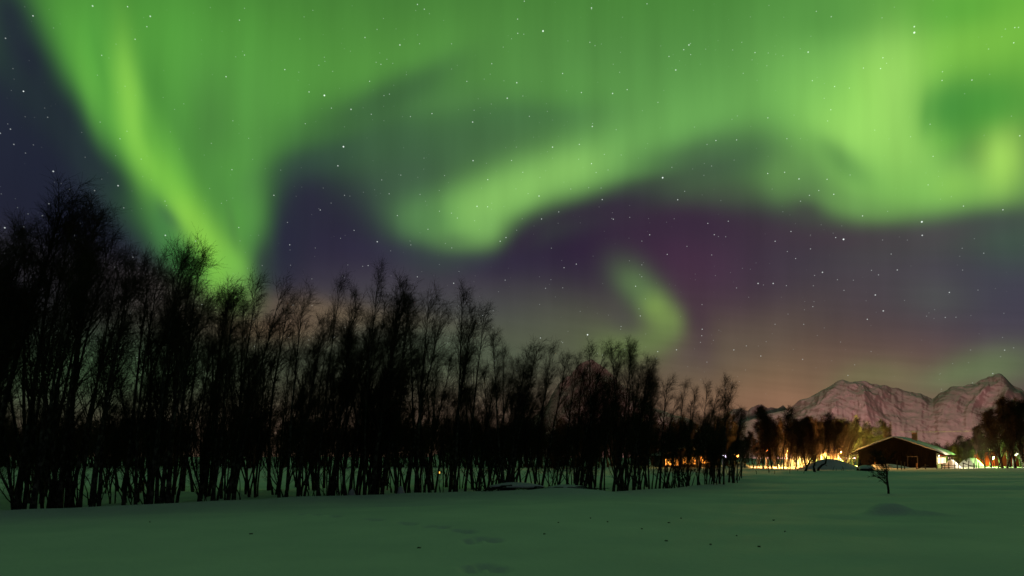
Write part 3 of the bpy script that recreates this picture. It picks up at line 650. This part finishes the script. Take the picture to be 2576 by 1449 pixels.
# crooked little trees standing out in the open snow
def crooked(name, label, x, y, pts, rads, twigs, seed, group=None):
    rng = np.random.default_rng(seed)
    o = thing(name, label, 'tree', (x, y, F(x, y)-.04), 0, group)
    MB().tube(pts, rads, 7).build('trunk', BARK, o, True)
    P = np.array([pts], float); n1 = twigs; par = np.zeros(n1, int); tt = rng.uniform(.45, 1, n1); p, tan = along(P, par, tt)
    ang = R(1)*rng.uniform(35, 75, n1)[:, None]; dd = tan*np.cos(ang)+perp(rng, tan)*np.sin(ang); dd[:, 0] -= .0
    L = rng.uniform(.25, .6, n1)*max(pts[-1][2], .8)*.6
    B1 = grow_from(rng, p, dd, L, 5, .10, .03, .12); p2 = np.repeat(np.arange(n1), 5); t2 = rng.uniform(.2, 1, len(p2)); q, tan = along(B1, p2, t2)
    dd = tan*.75+perp(rng, tan)*.65; B2 = grow_from(rng, q, dd, L[p2]*.45*rng.uniform(.5, 1, len(p2)), 4, .05, .03, .14)
    v1, q1 = tubes(B1, np.linspace(1, .5, 5)[None]*np.full((n1, 1), .016), 5); v2, q2 = tubes(B2, np.linspace(1, .5, 4)[None]*np.full((len(p2), 1), .009), 4)
    c = bpy.data.objects.new('crown', np_mesh('crown', np.concatenate([v1, v2]), np.concatenate([q1, q2+len(v1)]), TWIG)); COL.objects.link(c); c.parent = o
    return o
def lone_sapling():
    x = at(886.5, 31.3); y = 31.3; rng = np.random.default_rng(3)
    o = thing('birch_sapling', 'small bare sapling alone on the open snow in front of the barn', 'tree', (x, y, F(x, y)-.05))
    o.scale = (1.1, 1.1, 1.12); pts = [(0.02, 0, -.2), (.02, 0, .2), (-.02, 0, .55), (-.03, 0, .9), (-.05, 0, 1.2), (-.07, 0, 1.5)]
    MB().tube(pts, [.05, .047, .042, .034, .024, .012], 8).build('trunk', BARK, o, True)
    S = np.array([pts], float); n1 = 26; tt = np.linspace(.30, .98, n1); p, tan = along(S, np.zeros(n1, int), tt)
    dd = np.stack([-rng.uniform(.6, 1, n1)*np.where(rng.random(n1) < .86, 1, -.6), rng.normal(0, .45, n1), rng.uniform(.3, 1.0, n1)], -1); dd /= np.linalg.norm(dd, axis=1, keepdims=True)
    L = rng.uniform(.6, .95, n1); L[tt > .8] *= .8
    B1 = grow_from(rng, p, dd, L, 7, .05, -.02, .10); p2 = np.repeat(np.arange(n1), 8); t2 = rng.uniform(.25, 1, len(p2)); q, tan = along(B1, p2, t2)
    B2 = grow_from(rng, q, tan*.75+perp(rng, tan)*.65, L[p2]*.45*rng.uniform(.4, 1, len(p2)), 5, .05, -.03, .13)
    p3 = np.repeat(np.arange(len(p2)), 2); t3 = rng.uniform(.3, 1, len(p3)); q, tan = along(B2, p3, t3)
    B3 = grow_from(rng, q, tan*.7+perp(rng, tan)*.7, L[p2][p3]*.2*rng.uniform(.4, 1, len(p3)), 3, .03, -.02, .1)
    V = []; Qd = []; k = 0
    for P_, r_, kk in ((B1, .014, 5), (B2, .009, 4), (B3, .006, 3)):
        nn = P_.shape[1]; v, q_ = tubes(P_, np.linspace(1, .5, nn)[None]*np.full((len(P_), 1), r_), kk); V.append(v); Qd.append(q_+k); k += len(v)
    c = bpy.data.objects.new('crown', np_mesh('crown', np.concatenate(V), np.concatenate(Qd), TWIG)); COL.objects.link(c); c.parent = o
lone_sapling()
CROOK = [
 (806, 62, [(-.25, 0, -.2), (-.05, 0, .15), (.05, 0, .5), (.3, 0, .85), (.55, 0, 1.3)], 'crooked small tree on the snow before the yellow glow, left of three'),
 (813.5, 61, [(.1, 0, -.2), (.0, 0, .2), (-.05, 0, .5), (.1, 0, .9), (.2, 0, 1.5)], 'crooked small tree on the snow before the yellow glow, middle of three'),
 (818, 62, [(-.15, 0, -.2), (0, 0, .25), (.3, 0, .55), (.62, 0, .7), (.75, 0, 1.2), (.95, 0, 2.2)], 'crooked small tree bent into an elbow, right of three before the yellow glow'),
 (857.5, 64, [(-.12, 0, -.2), (-.05, 0, .25), (.05, 0, .6), (.25, 0, .8), (.2, 0, 1.15)], 'stunted twisted tree on the snow near the left corner of the barn'),
 (768, 62, [(0, 0, -.2), (.04, 0, .2), (-.05, 0, .4), (.1, 0, .7)], 'tiny bent sapling poking from the snow between the grove and the yard'),
]
for i, (u, d, pts, lab) in enumerate(CROOK):
    crooked('small_tree', lab, at(u, d), d, pts, list(np.linspace(.13, .04, len(pts))) if i < 4 else list(np.linspace(.05, .02, len(pts))), 9 if i < 4 else 5, 40+i)
# far-off wood that reads as one dark mass
def far_wood():
    rng = np.random.default_rng(12); V = []; Qd = []; k = 0
    srcs = []
    for i in range(5):
        tm, cm = birch(400+i, 6.0, 2, n1=22, n2=5, n3=3, spread=.26, low=.08, wind=.03, thick=.08, fat=2.0)
        vv = []; qq = []; kk = 0
        for me, fat in ((tm, 1), (cm, 1)):
            a = np.empty(len(me.vertices)*3, np.float32); me.vertices.foreach_get('co', a); a = a.reshape(-1, 3)
            b = np.empty(len(me.loops), np.int32); me.loops.foreach_get('vertex_index', b); vv.append(a); qq.append(b.reshape(-1, 4)+kk); kk += len(a)
        srcs.append((np.concatenate(vv), np.concatenate(qq)))
        for me in (tm, cm): bpy.data.meshes.remove(me)
    spots = []
    for i in range(620): u = rng.uniform(-80, 735); spots.append((u, rng.uniform(96, 132), rng.uniform(5.0, 8.0)))
    for i in range(200): u = rng.uniform(900, 1060); spots.append((u, rng.uniform(116, 150), rng.uniform(2.9, 4.6)))
    for i in range(36): u = rng.uniform(735, 860); spots.append((u, rng.uniform(125, 150), rng.uniform(3.0, 4.6)))
    for u, d, h in spots:
        v, q = srcs[rng.integers(5)]; a = rng.uniform(-.5, .5); s = h/6.0; w = s*rng.uniform(1.0, 1.5)
        x = at(u, d); p = np.stack([v[:, 0]*np.cos(a)-v[:, 1]*np.sin(a), v[:, 0]*np.sin(a)+v[:, 1]*np.cos(a), v[:, 2]], -1)*np.array([w, w, s])
        V.append(p+np.array([x, d, float(gz(x, d))])); Qd.append(q+k); k += len(v)
    o = bpy.data.objects.new('far_wood', np_mesh('far_wood', np.concatenate(V), np.concatenate(Qd), TWIG)); COL.objects.link(o)
    tag(o, 'distant leafless wood closing the field behind the grove', 'wood', kind='stuff')
far_wood()

# ------------------------------------------------------------------ barn
GLOW_WIN = mat_glow('lit_window', (1.0, .84, .58), 4)
HOUSE_WIN = mat_glow('house_window', (1.0, .80, .50), 1.6)
GLOW_GAP = mat_glow('light_through_gap', (1.0, .36, .06), .4)
def lamp_light(parent, loc, power, color, radius=.12, name='lamp_light'):
    l = bpy.data.lights.new(name, 'POINT'); l.energy = power; l.color = color; l.shadow_soft_size = radius
    o = bpy.data.objects.new(name, l); COL.objects.link(o); o.parent = parent; o.location = loc
    return o
def barn():
    d = 86.0; u = 935.6; z0 = .35
    rz = -R(38.5)
    bx, by = at(u, d), d
    # local frame: x along the gable (0 at its right corner, negative to the left), y back along the ridge
    o = thing('barn', 'black wooden barn with a snow-covered gable roof and lit windows on its side', 'barn', (bx, by, z0), rz)
    W, L, E, A = BARN_W, BARN_L, BARN_E, BARN_A
    m = MB().prism([(-W, -1.2), (0, -1.2), (0, E), (-W*.52, A), (-W, E+.12)], 0.0, .16)       # front gable
    m.prism([(-W, -1.2), (0, -1.2), (0, E), (-W*.52, A), (-W, E+.12)], L-.16, L)
    m.box(-W, -W+.16, .163, L-.163, -1.2, E)
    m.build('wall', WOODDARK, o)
    for i in range(26):
        pass
    bt = MB()                                                                                # upright battens of the gable boarding
    nb = 30
    for i in range(1, nb):
        x = -W*i/nb; t = min(1, (-x)/(W*.52)) if -x < W*.52 else (W+x)/(W*.48)
        top = E+(A-E)*max(0, t)-.12
        if any(a-.09 < x < b+.09 for a, b in DOORS_X): continue
        bt.box(x-.022, x+.022, -.024, -.001, -1.0, top)
    bt.build('batten_cladding', WOODDARK, o)
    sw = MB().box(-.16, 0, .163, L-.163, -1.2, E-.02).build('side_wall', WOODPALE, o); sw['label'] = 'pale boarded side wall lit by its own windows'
    # window band in the side wall: six bright lights between dark uprights
    y0 = 1.1; wy = BARN_WIN
    for i in range(6):
        a = y0+i*wy
        f = MB()
        f.box(.002, .05, a, a+wy*.60, .42, .49).box(.002, .05, a, a+wy*.60, 1.26, 1.33)
        f.box(.002, .05, a, a+.07, 0.492, 1.258).box(.002, .05, a+wy*.60-.07, a+wy*.60, 0.492, 1.258)
        w = f.build('window', REDWOOD, o)
        MB().box(.002, .022, a+.072, a+wy*.60-.072, 0.494, 1.256).build('pane', GLOW_WIN, w)
    br = MB()
    for i in range(7):
        a = y0+i*wy-.32; br.add([(.0, a, 1.42), (.0, a+.09, 1.42), (.6, a+.09, E-.30), (.6, a, E-.30), (.0, a, 1.51), (.0, a+.09, 1.51), (.6, a+.09, E-.21), (.6, a, E-.21)], [(3, 2, 1, 0), (4, 5, 6, 7), (0, 1, 5, 4), (1, 2, 6, 5), (2, 3, 7, 6), (3, 0, 4, 7)])
    br.build('eave_bracket', REDWOOD, o)
    # roof: boarded deck with a snow blanket; both run past the walls
    OH = .95; OG = .55
    sl = (A-E)/(W*.52); sl2 = (A-E-.12)/(W*.48)
    xr, zr = OH, E-sl*OH; xl, zl = -W-OH, E+.12-sl2*OH; xm = -W*.52
    rf = MB().prism([(xr, zr+.02), (xr, zr+.14), (xm, A+.16), (xl, zl+.14), (xl, zl+.02), (xm, A+.03)], -OG, L+OG).build('roof', WOODDARK, o)
    sn = []; rng = random.Random(4); ny_ = 26; prof = 22
    vs = []; fs = []
    for j in range(ny_+1):
        y = -OG+.03+(L+2*OG-.06)*j/ny_
        for i in range(prof+1):
            t = i/prof; x = xr+.06+(xl-.06-xr-.06)*t
            zb = (A+.16-sl*(x-xm) if x > xm else A+.16+sl2*(x-xm))
            edge = min(1, min(t, 1-t)*14)*min(1, min(j, ny_-j)*.9+.35)
            ridge = math.exp(-((x-xm)/.7)**2)*.10
            vs.append((x, y, zb-.01+(.26+.05*rng.uniform(-1, 1))*edge-ridge))
    for j in range(ny_):
        for i in range(prof):
            a = j*(prof+1)+i; fs.append((a, a+1, a+prof+2, a+prof+1))
    s_ = mesh_obj('snow_blanket', vs, fs, SNOW, rf, True)
    md = s_.modifiers.new('thick', 'SOLIDIFY'); md.thickness = .02; md.offset = -1
    ch = MB().box(xm+1.15, xm+1.75, L*.52, L*.52+.6, A-.5, A+.88).build('chimney', BRICK, rf)
    cp = MB().box(xm+1.06, xm+1.84, L*.52-.08, L*.52+.68, A+1.06, A+1.12)
    for a, b in ((xm+1.18, L*.52+.03), (xm+1.72, L*.52+.03), (xm+1.18, L*.52+.57), (xm+1.72, L*.52+.57)): cp.box(a-.02, a+.02, b-.02, b+.02, A+.881, A+1.059)
    cp.build('chimney_cap', METAL, o)
    # two doors in the gable
    for k, (a, b) in enumerate(DOORS_X):
        top = 1.42 if k == 0 else 1.32
        dd = MB().box(a, b, -.02, -.002, -1.0, top).build('door', WOODDARK, o)
        fr = MB().box(a-.1, a-.005, -.05, -.003, -1.0, top+.10).box(b+.005, b+.1, -.05, -.003, -1.0, top+.10).box(a-.003, b+.003, -.05, -.003, top+.004, top+.10)
        fr.build('door_frame', GREYWOOD if k else WOODDARK, dd)
        if k == 0:
            MB().box(a+.002, a+.035, -.03, -.021, -.4, top-.1).box(a+.25, b-.06, -.03, -.021, top-.06, top-.015).build('light_gap', GLOW_GAP, dd)
        else:
            MB().box(b-.04, b-.003, -.03, -.021, -.3, .5).build('light_gap', GLOW_GAP, dd)
    # floodlight under the eave of the lit side
    fl = MB().box(.05, .22, .42, .72, 1.40, 1.55).build('floodlight', METAL, o)
    MB().box(.223, .24, .44, .70, 1.42, 1.53).build('floodlight_glass', mat_glow('flood_glass', (1, .9, .7), 14), fl)
    lamp_light(o, (3.0, 1.2, 1.5), BARN_LIGHT, (1.0, .80, .50), .25)
    return o
BARN_W, BARN_L, BARN_E, BARN_A, BARN_WIN = 8.9, 11.5, 1.88, 3.75, 1.38
DOORS_X = [(-6.95, -6.0), (-3.1, -2.1)]
BARN_LIGHT = 450
barn()

# ------------------------------------------------------------------ houses, lamps
def house(name, label, x, y, w, dp, e, a, wall, wins, rz=0.0, glow=None, door=None, z=None):
    o = thing(name, label, 'house', (x, y, (F(x, y) if z is None else z)), rz)
    m = MB().prism([(-w/2, -1), (w/2, -1), (w/2, e), (0, a), (-w/2, e)], 0, dp); m.build('wall', wall, o)
    r = MB().prism([(w/2+.4, e-.3), (w/2+.4, e-.12), (0, a+.2), (-w/2-.4, e-.12), (-w/2-.4, e-.3), (0, a+.02)], -.4, dp+.4).build('roof', WOODDARK, o)
    MB().prism([(w/2+.42, e-.118), (w/2+.36, e+.08), (0, a+.42), (-w/2-.36, e+.08), (-w/2-.42, e-.118), (0, a+.203)], -.43, dp+.43).build('snow_blanket', SNOW, r, False)
    for (x0, x1, z0, z1) in wins:
        f = MB().box(x0-.07, x1+.07, -.05, -.003, z0-.07, z0-.001).box(x0-.07, x1+.07, -.05, -.003, z1+.001, z1+.07).box(x0-.07, x0-.001, -.05, -.003, z0, z1).box(x1+.001, x1+.07, -.05, -.003, z0, z1).build('window', TRIM, o)
        MB().box(x0, x1, -.03, -.003, z0, z1).build('pane', glow or HOUSE_WIN, f)
    if door: MB().box(door[0], door[1], -.04, -.003, -1, door[2]).build('door', TRIM, o)
    return o
ORANGE_WIN = mat_glow('orange_window', (1.0, .36, .05), 7)
house('cabin', 'dark house behind the grove end with a row of orange lit windows', at(688, 86), 86, 6.4, 5, 1.6, 2.2, GREYWOOD, [(-2.9, -1.3, .25, 1.1), (-.7, .9, .4, 1.2), (1.5, 2.7, .5, 1.3)], glow=ORANGE_WIN)
house('cabin', 'red boarded cabin at the right edge behind the bare trees', at(1020, 96), 96, 6.6, 6, 2.3, 3.8, REDWOOD, [(1.6, 2.5, .7, 1.6)], rz=-.2)
house('cabin', 'pale boarded cabin between the right-hand trees lit by the lamp', at(993, 108), 108, 3.6, 4, 2.5, 3.5, WOODPALE, [(-.4, .4, .8, 1.6)], rz=-.35)
def street_lamp(label, x, y, h, color, power, glow=30, size=.2, lit=None):
    z = F(x, y); o = thing('street_lamp', label, 'lamp', (x, y, z), 0, 'lamps shining beyond the field')
    MB().tube([(0, 0, -.3), (0, 0, h*.7), (0, 0, h)], [.06, .05, .04], 8).build('pole', METAL, o, True)
    MB().tube([(0, 0, h+.001), (0, -.15, h+.10), (0, -.35, h+.12)], [.035, .035, .03], 6).build('arm', METAL, o, True)
    hd = MB().box(-.14, .14, -.75, -.351, h+.06, h+.17).build('lamp_head', METAL, o)
    b = MB(); n1, n2 = 8, 6; vs = []; fs = []
    for j in range(n2+1):
        for i in range(n1):
            a = 2*math.pi*i/n1; t = math.pi*j/n2; vs.append((size*math.sin(t)*math.cos(a), -.55+size*math.sin(t)*math.sin(a), h+.05-size*.9+size*.85*math.cos(t)))
    for j in range(n2):
        for i in range(n1): fs.append((j*n1+i, (j+1)*n1+i, (j+1)*n1+(i+1) % n1, j*n1+(i+1) % n1))
    b.add(vs, fs).build('globe', mat_glow('lamp_globe', color, glow), o, True)
    lamp_light(o, (0, -.95, h-.1), power, lit or color, .15)
    return o
street_lamp('orange lamp glaring right of the end of the grove', at(734.6, 84), 84, 1.6, (1.0, .42, .10), 2200, 30, .30)
street_lamp('white lamp with a violet tinge left of the glaring orange one', at(722.6, 88), 88, 1.5, (.80, .72, 1.0), 300, 22, .26)
street_lamp('orange-red lamp half hidden in the plumed birch clump', at(765.5, 88), 88, 2.3, (1.0, .30, .07), 700, 18, .22)
street_lamp('yellow lamp deep in the yard trees left of the barn', at(821, 96), 96, 1.7, (1.0, .55, .13), 10000, 8, .10)
street_lamp('warm yellow lamp lighting the trunks nearest the barn', at(838, 99), 99, 2.0, (1.0, .60, .16), 9000, 6, .10)
street_lamp('orange lamp low behind the plumed birch clump', at(786, 97), 97, 2.2, (1.0, .45, .10), 4500, 6, .10)
street_lamp('greenish lamp behind the barn that lights the birches yellow-green', at(878, 103.5), 103.5, 2.7, (.88, 1.0, .12), 22000, 6, .12)
street_lamp('green-white lamp low among the right-hand trees', at(989, 90), 90, 1.2, (.42, 1.0, .16), 1700, 12, .16)
street_lamp('lamp lighting the snow before the red cabin', at(1012, 86), 86, 1.6, (.95, 1.0, .62), 250, 5, .10)
def lantern(label, x, y, pw=25, lz=.2):
    o = thing('lantern', label, 'lantern', (x, y, F(x, y)))
    MB().box(-.10, .10, -.10, .10, -.05, .06).build('base', METAL, o)
    MB().tube([(0, 0, .061), (0, 0, .15), (0, 0, .24)], [.085, .10, .085], 10).build('glass', mat_glow('lantern_glass', (1.0, .42, .06), 9), o, True)
    MB().tube([(0, 0, .241), (0, 0, .28), (0, 0, .33)], [.11, .07, .02], 10).build('cap', METAL, o, True)
    lamp_light(o, (0, -.3, lz), pw, (1.0, .45, .10), .06)
lantern('small orange lantern glowing low on the snow behind the middle of the grove', at(439, 68), 68)
lantern('added unseen lantern behind the long snow bank, tinting the yard trees brown', at(829, 84), 84, 5000, 1.0)  # added lamp, hidden by the snow bank, lights the tree crowns from below
lantern('lantern at the foot of the plumed birch clump', at(778, 84), 84, 1600, .8)
# unseen floodlights, added beyond the trees to tint the mountain slopes pink
def added_slope_flood(label, u, d, u2, d2, z2, power, spread):
    x = at(u, d); o = thing('added_flood_mast', label, 'floodlight', (x, d, 0), 0, 'added floodlights below the mountains')
    MB().tube([(0, 0, -.5), (0, 0, 5), (0, 0, 9)], [.16, .13, .10], 8).build('pole', METAL, o, True)
    MB().box(-.5, .5, -.16, .16, 9.001, 9.5).build('lamp_head', METAL, o)
    l = bpy.data.lights.new('lamp_light', 'SPOT'); l.energy = power; l.color = (1, .43, .40); l.spot_size = R(spread); l.spot_blend = .8; l.shadow_soft_size = 1.0
    q = bpy.data.objects.new('lamp_light', l); COL.objects.link(q); q.parent = o; q.location = (0, .9, 9.25)
    q.rotation_euler = (Vector((at(u2, d2)-x, d2-d-.9, z2-9.25))).to_track_quat('-Z', 'Y').to_euler()
added_slope_flood('added unseen floodlight behind the yard trees, turned to the mountain', 822, 700, 850, 5000, 480, 4.6e8, 66)
added_slope_flood('added unseen floodlight behind the barn, turned to the mountain', 905, 760, 960, 5000, 520, 4.2e8, 66)
added_slope_flood('added unseen floodlight behind the grove, turned to the pink peak', 640, 1400, 600, 6000, 700, .9e8, 50)

# ------------------------------------------------------------------ snow piles, fence, brushwood, cable
def snow_pile(label, x, y, sx, sy, h, seed, group='snow piles beyond the field'):
    o_v = []; o_f = []; n1, n2 = 28, 12
    for j in range(n2+1):
        t = j/n2
        for i in range(n1):
            a = 2*math.pi*i/n1; r = t*(1+.16*vnoise(math.cos(a)*1.7+seed, math.sin(a)*1.7, .9, seed))
            px, py = sx*r*math.cos(a), sy*r*math.sin(a)
            o_v.append((px, py, h*(math.cos(min(t, 1)*math.pi)*.5+.5)*(1+.22*float(vnoise(px, py, .8, seed+3)))-.12*t))
    for j in range(n2):
        for i in range(n1): o_f.append((j*n1+i, (j+1)*n1+i, (j+1)*n1+(i+1) % n1, j*n1+(i+1) % n1))
    o = mesh_obj('snow_pile', o_v, o_f, SNOW, None, True); o.location = (x, y, F(x, y)-.02)
    return tag(o, label, 'snow pile', group)
snow_pile('shovelled snow pile against the lit side of the barn', at(950.5, 86.0), 86.0, 1.5, 1.5, 1.05, 3)
snow_pile('rounded snow mound lit green right of the barn', at(970, 90), 90, 2.3, 1.8, 1.35, 8)
snow_pile('snow pile lit warm below the orange lamp', at(741, 80), 80, 1.6, 1.2, .62, 12)
snow_pile('long snow bank in front of the yellow glow beside the barn', at(829, 76), 76, 4.6, 2.0, 1.15, 17)
snow_pile('tall ploughed snow bank glowing yellow behind the yard trees', at(824, 108), 108, 5.2, 2.0, 2.3, 31)
snow_pile('ploughed snow bank glowing orange behind the plumed birches', at(800, 106), 106, 4.5, 2.0, 1.7, 37)
snow_pile('low snow bank left of the lit pile under the orange lamp', at(727, 76), 76, 2.2, 1.2, .4, 21)
snow_pile('snow drift heaped against the left part of the barn gable', at(884, 84), 84, 4.5, 1.6, .55, 25)
def fence():
    d = 78.0; rng = random.Random(8)
    o = thing('fence', 'broken wooden fence silhouetted on the lit snow right of the barn', 'fence', (at(962, d), d, F(at(962, d), d)))
    X = [-2.45, -2.1, -1.6, -.95, -.5, .05, .6, 1.25, 1.8, 2.5]; H = [.55, .6, .75, .85, 1.0, .7, .85, .62, .7, .55]
    for x, h in zip(X, H):
        l = rng.uniform(-.06, .1); MB().tube([(x, 0, -.3), (x+l*.4, 0, h*.5), (x+l, 0, h)], [.055, .05, .045], 6).build('post', GREYWOOD, o)
    for a, b, za, zb in ((-2.5, -.4, .36, .40), (-2.5, -.9, .12, .16), (.0, 1.35, .62, .12), (.6, 2.6, .40, .22)):
        MB().tube([(a, -.07, za), ((a+b)/2, -.075, (za+zb)/2-.02), (b, -.07, zb)], .035, 6).build('rail', GREYWOOD, o)
fence()
POSTS = [(848, 76, .75), (853, 76, .8), (869.5, 74, .55), (896.5, 74, .95), (900.5, 74, .9), (903.5, 74, .8), (915.5, 76, .7), (924.5, 76, .55), (936, 77, .5)]
plab = ['leaning old fence post left of the barn, the outer one', 'old fence post left of the barn, nearer the barn', 'short post sticking from the snow before the left barn door', 'left one of three thin posts before the barn gable', 'middle one of three thin posts before the barn gable', 'right one of three thin posts before the barn gable', 'post right of the pale barn door frame', 'stub of a post near the right corner of the barn', 'low stub of a post at the lit corner of the barn']
for (u, d, h), lab in zip(POSTS, plab):
    x = at(u, d); l = rnd.uniform(-.08, .08)
    p = MB().tube([(0, 0, -.3), (l*.5, 0, h*.5), (l, 0, h)], [.06, .055, .05], 7).build('fence_post', GREYWOOD); p.location = (x, d, F(x, d)); tag(p, lab, 'post', 'old posts in front of the barn')
rl = MB().tube([(-.6, 0, .02), (.2, 0, .28), (.75, 0, .42)], .045, 6).build('fallen_rail', GREYWOOD); x = at(921, 75.5); rl.location = (x, 75.5, F(x, 75.5)); tag(rl, 'slanting fallen rail on the snow before the barn', 'rail')
def brushwood(label, x, y, n, w, hgt, seed):
    rng = random.Random(seed); m = MB()
    for i in range(n):
        a = rng.uniform(-w, w); b = a+rng.uniform(.3, 1.1)*rng.choice((-1, 1)); yy = rng.uniform(-.5, .4)
        z = hgt*(1-abs(a)/w)*rng.uniform(.3, 1)
        m.tube([(a, yy, z), ((a+b)/2, yy-.1, z*.7+.05), (b, yy-.35, rng.uniform(-.1, .1))], [rng.uniform(.015, .04), .02, .008], 5)
    o = thing('brushwood_pile', label, 'brushwood', (x, y, F(x, y)))
    m.build('branch_tangle', BARK, o)
    # snow cap: lumpy lens lying on the sticks
    vs = []; fs = []; n1, n2 = 22, 6
    for j in range(n2+1):
        for i in range(n1):
            t = j/n2; aa = 2*math.pi*i/n1; r = t*(1+.25*float(vnoise(math.cos(aa)*2, math.sin(aa)*2, .8, seed)))
            vs.append((w*.85*r*math.cos(aa), .15+.5*r*math.sin(aa), hgt*.55+hgt*.5*(1-t*t)+.03*float(vnoise(i, j, 2, seed))))
    for j in range(n2):
        for i in range(n1): fs.append((j*n1+i, (j+1)*n1+i, (j+1)*n1+(i+1) % n1, j*n1+(i+1) % n1))
    c = mesh_obj('snow_cap', vs, fs, SNOW, o, True); md = c.modifiers.new('thick', 'SOLIDIFY'); md.thickness = .07
    return o
brushwood('low brushwood pile under snow at the front of the grove, left heap', at(516, 31.6), 31.6, 46, 1.5, .34, 3)
brushwood('flat brushwood under snow right of the larger heap at the front of the grove', at(567, 31.4), 31.4, 26, 1.1, .22, 6)
def stump(label, x, y):
    vs = []; fs = []; n1 = 14
    for j, (r, z) in enumerate(((.24, -.1), (.22, .15), (.16, .36), (.12, .5), (.06, .58), (.005, .6))):
        for i in range(n1): a = 2*math.pi*i/n1; vs.append((r*math.cos(a)*(1+.1*math.sin(3*a)), r*math.sin(a), z))
    for j in range(5):
        for i in range(n1): fs.append((j*n1+i, j*n1+(i+1) % n1, (j+1)*n1+(i+1) % n1, (j+1)*n1+i))
    o = mesh_obj('snowy_stump', vs, fs, SNOW, None, True); o.location = (x, y, F(x, y)); tag(o, label, 'stump')
stump('snow-covered stump at the foot of the grove trunks, mid photo', at(401, 31.8), 31.8)
stump('larger snow-covered stump among the trunks left of the other one', at(352, 30.6), 30.6)
def cable():
    P = []
    a = Vector((at(872, 135), 135, 1.7+(457-431.5)/682.67*135)); b = Vector((at(1040, 110), 110, 1.7+(457-428)/682.67*110))
    for i in range(25):
        t = i/24; p = a.lerp(b, t); p.z -= .35*4*t*(1-t); P.append(p)
    o = MB().tube(P, .022, 6).build('overhead_cable', CABLE, None, True); tag(o, 'thin pale overhead cable stretched above the barn roof', 'cable')
    for q, lab in ((a, 'utility pole behind the barn roof carrying the left end of the cable'), (b, 'utility pole at the right edge carrying the overhead cable')):
        h = q.z-F(q.x, q.y); t = thing('utility_pole', lab, 'pole', (q.x, q.y, F(q.x, q.y)))
        MB().tube([(0, .14, -.4), (0, .14, h*.5), (0, .14, h+.25)], [.12, .11, .09], 10).build('pole', GREYWOOD, t, True)
        MB().box(-.6, .6, .02, .035, h-.13, h-.03).build('crossarm', GREYWOOD, t)
cable()
STEMS = [(789, 60, .5), (797, 62, .28), (803, 60, .3), (812, 70, .5), (832, 66, .55), (835, 64, .3), (843, 65, .6), (756, 58, .35), (774, 59, .3), (841, 63, .25)]
for i, (u, d, h) in enumerate(STEMS):
    x = at(u, d); l = rnd.uniform(-.3, .3)
    w_ = MB().tube([(0, 0, -.1), (l*.3*h, 0, h*.5), (l*h, 0, h)], [.022, .018, .01], 5).tube([(l*.3*h, 0, h*.5), (l*.3*h+.12*h, .02, h*.8)], [.012, .007], 4).build('dry_stem', BARK)
    w_.location = (x, d, F(x, d)); tag(w_, 'thin dry plant stem poking out of the snow left of the barn', 'plant stem', 'dry stems in the open snow')
def boulder():
    x = at(866, 62); o = thing('boulder', 'dark boulder with a cap of snow behind the lone sapling', 'boulder', (x, 62, F(x, 62)))
    for nm, mt, r, zo in (('rock', mat_noise('dark_rock', (.02, .018, .016), (.05, .045, .04), 5, .9, .5, .2), .62, 0), ('snow_cap', SNOW, .60, .16)):
        vs = []; fs = []; n1, n2 = 18, 8
        for j in range(n2+1):
            for k in range(n1):
                t = .5*math.pi*j/n2; a = 2*math.pi*k/n1; q = 1+.35*float(vnoise(math.cos(a)*2+j*.3, math.sin(a)*2, .9, 71))
                zz = .40*math.cos(t)+zo
                if nm == 'snow_cap' and j == n2: zz -= .02
                vs.append((1.25*r*q*math.sin(t)*math.cos(a), r*q*math.sin(t)*math.sin(a)+(.10 if zo else 0), (zz*.75+.10) if zo else zz-.1))
        for j in range(n2):
            for k in range(n1): fs.append((j*n1+k, (j+1)*n1+k, (j+1)*n1+(k+1) % n1, j*n1+(k+1) % n1))
        mesh_obj(nm, vs, fs, mt, o, True)
boulder()
# dark scraps of bark and seed scattered on the near snow
SCRAPS = [(544, 535), (607, 522), (641, 528.5), (668, 521.5), (709, 542), (757, 544), (665, 539), (680, 516), (772, 517), (253, 532), (152, 521), (420, 546), (558, 524), (590, 518), (783, 529), (735, 533)]
for i, (u, v) in enumerate(SCRAPS):
    d = 682.67*1.66/(v-457); x = at(u, d); s = rnd.uniform(.02, .04)
    vs = [(s*math.cos(a)*rnd.uniform(.6, 1.2), s*.7*math.sin(a)*rnd.uniform(.6, 1.2), zz) for zz in (-.01, .02) for a in [2*math.pi*k/6 for k in range(6)]]
    o = mesh_obj('bark_scrap', vs, [(5, 4, 3, 2, 1, 0), (6, 7, 8, 9, 10, 11)]+[(k, (k+1) % 6, 6+(k+1) % 6, 6+k) for k in range(6)], BARK)
    o.location = (x, d, F(x, d)); o.rotation_euler = (0, 0, rnd.uniform(0, 3)); tag(o, 'tiny dark scrap of bark lying on the open near snow', 'bark scrap', 'bark scraps on the near snow')
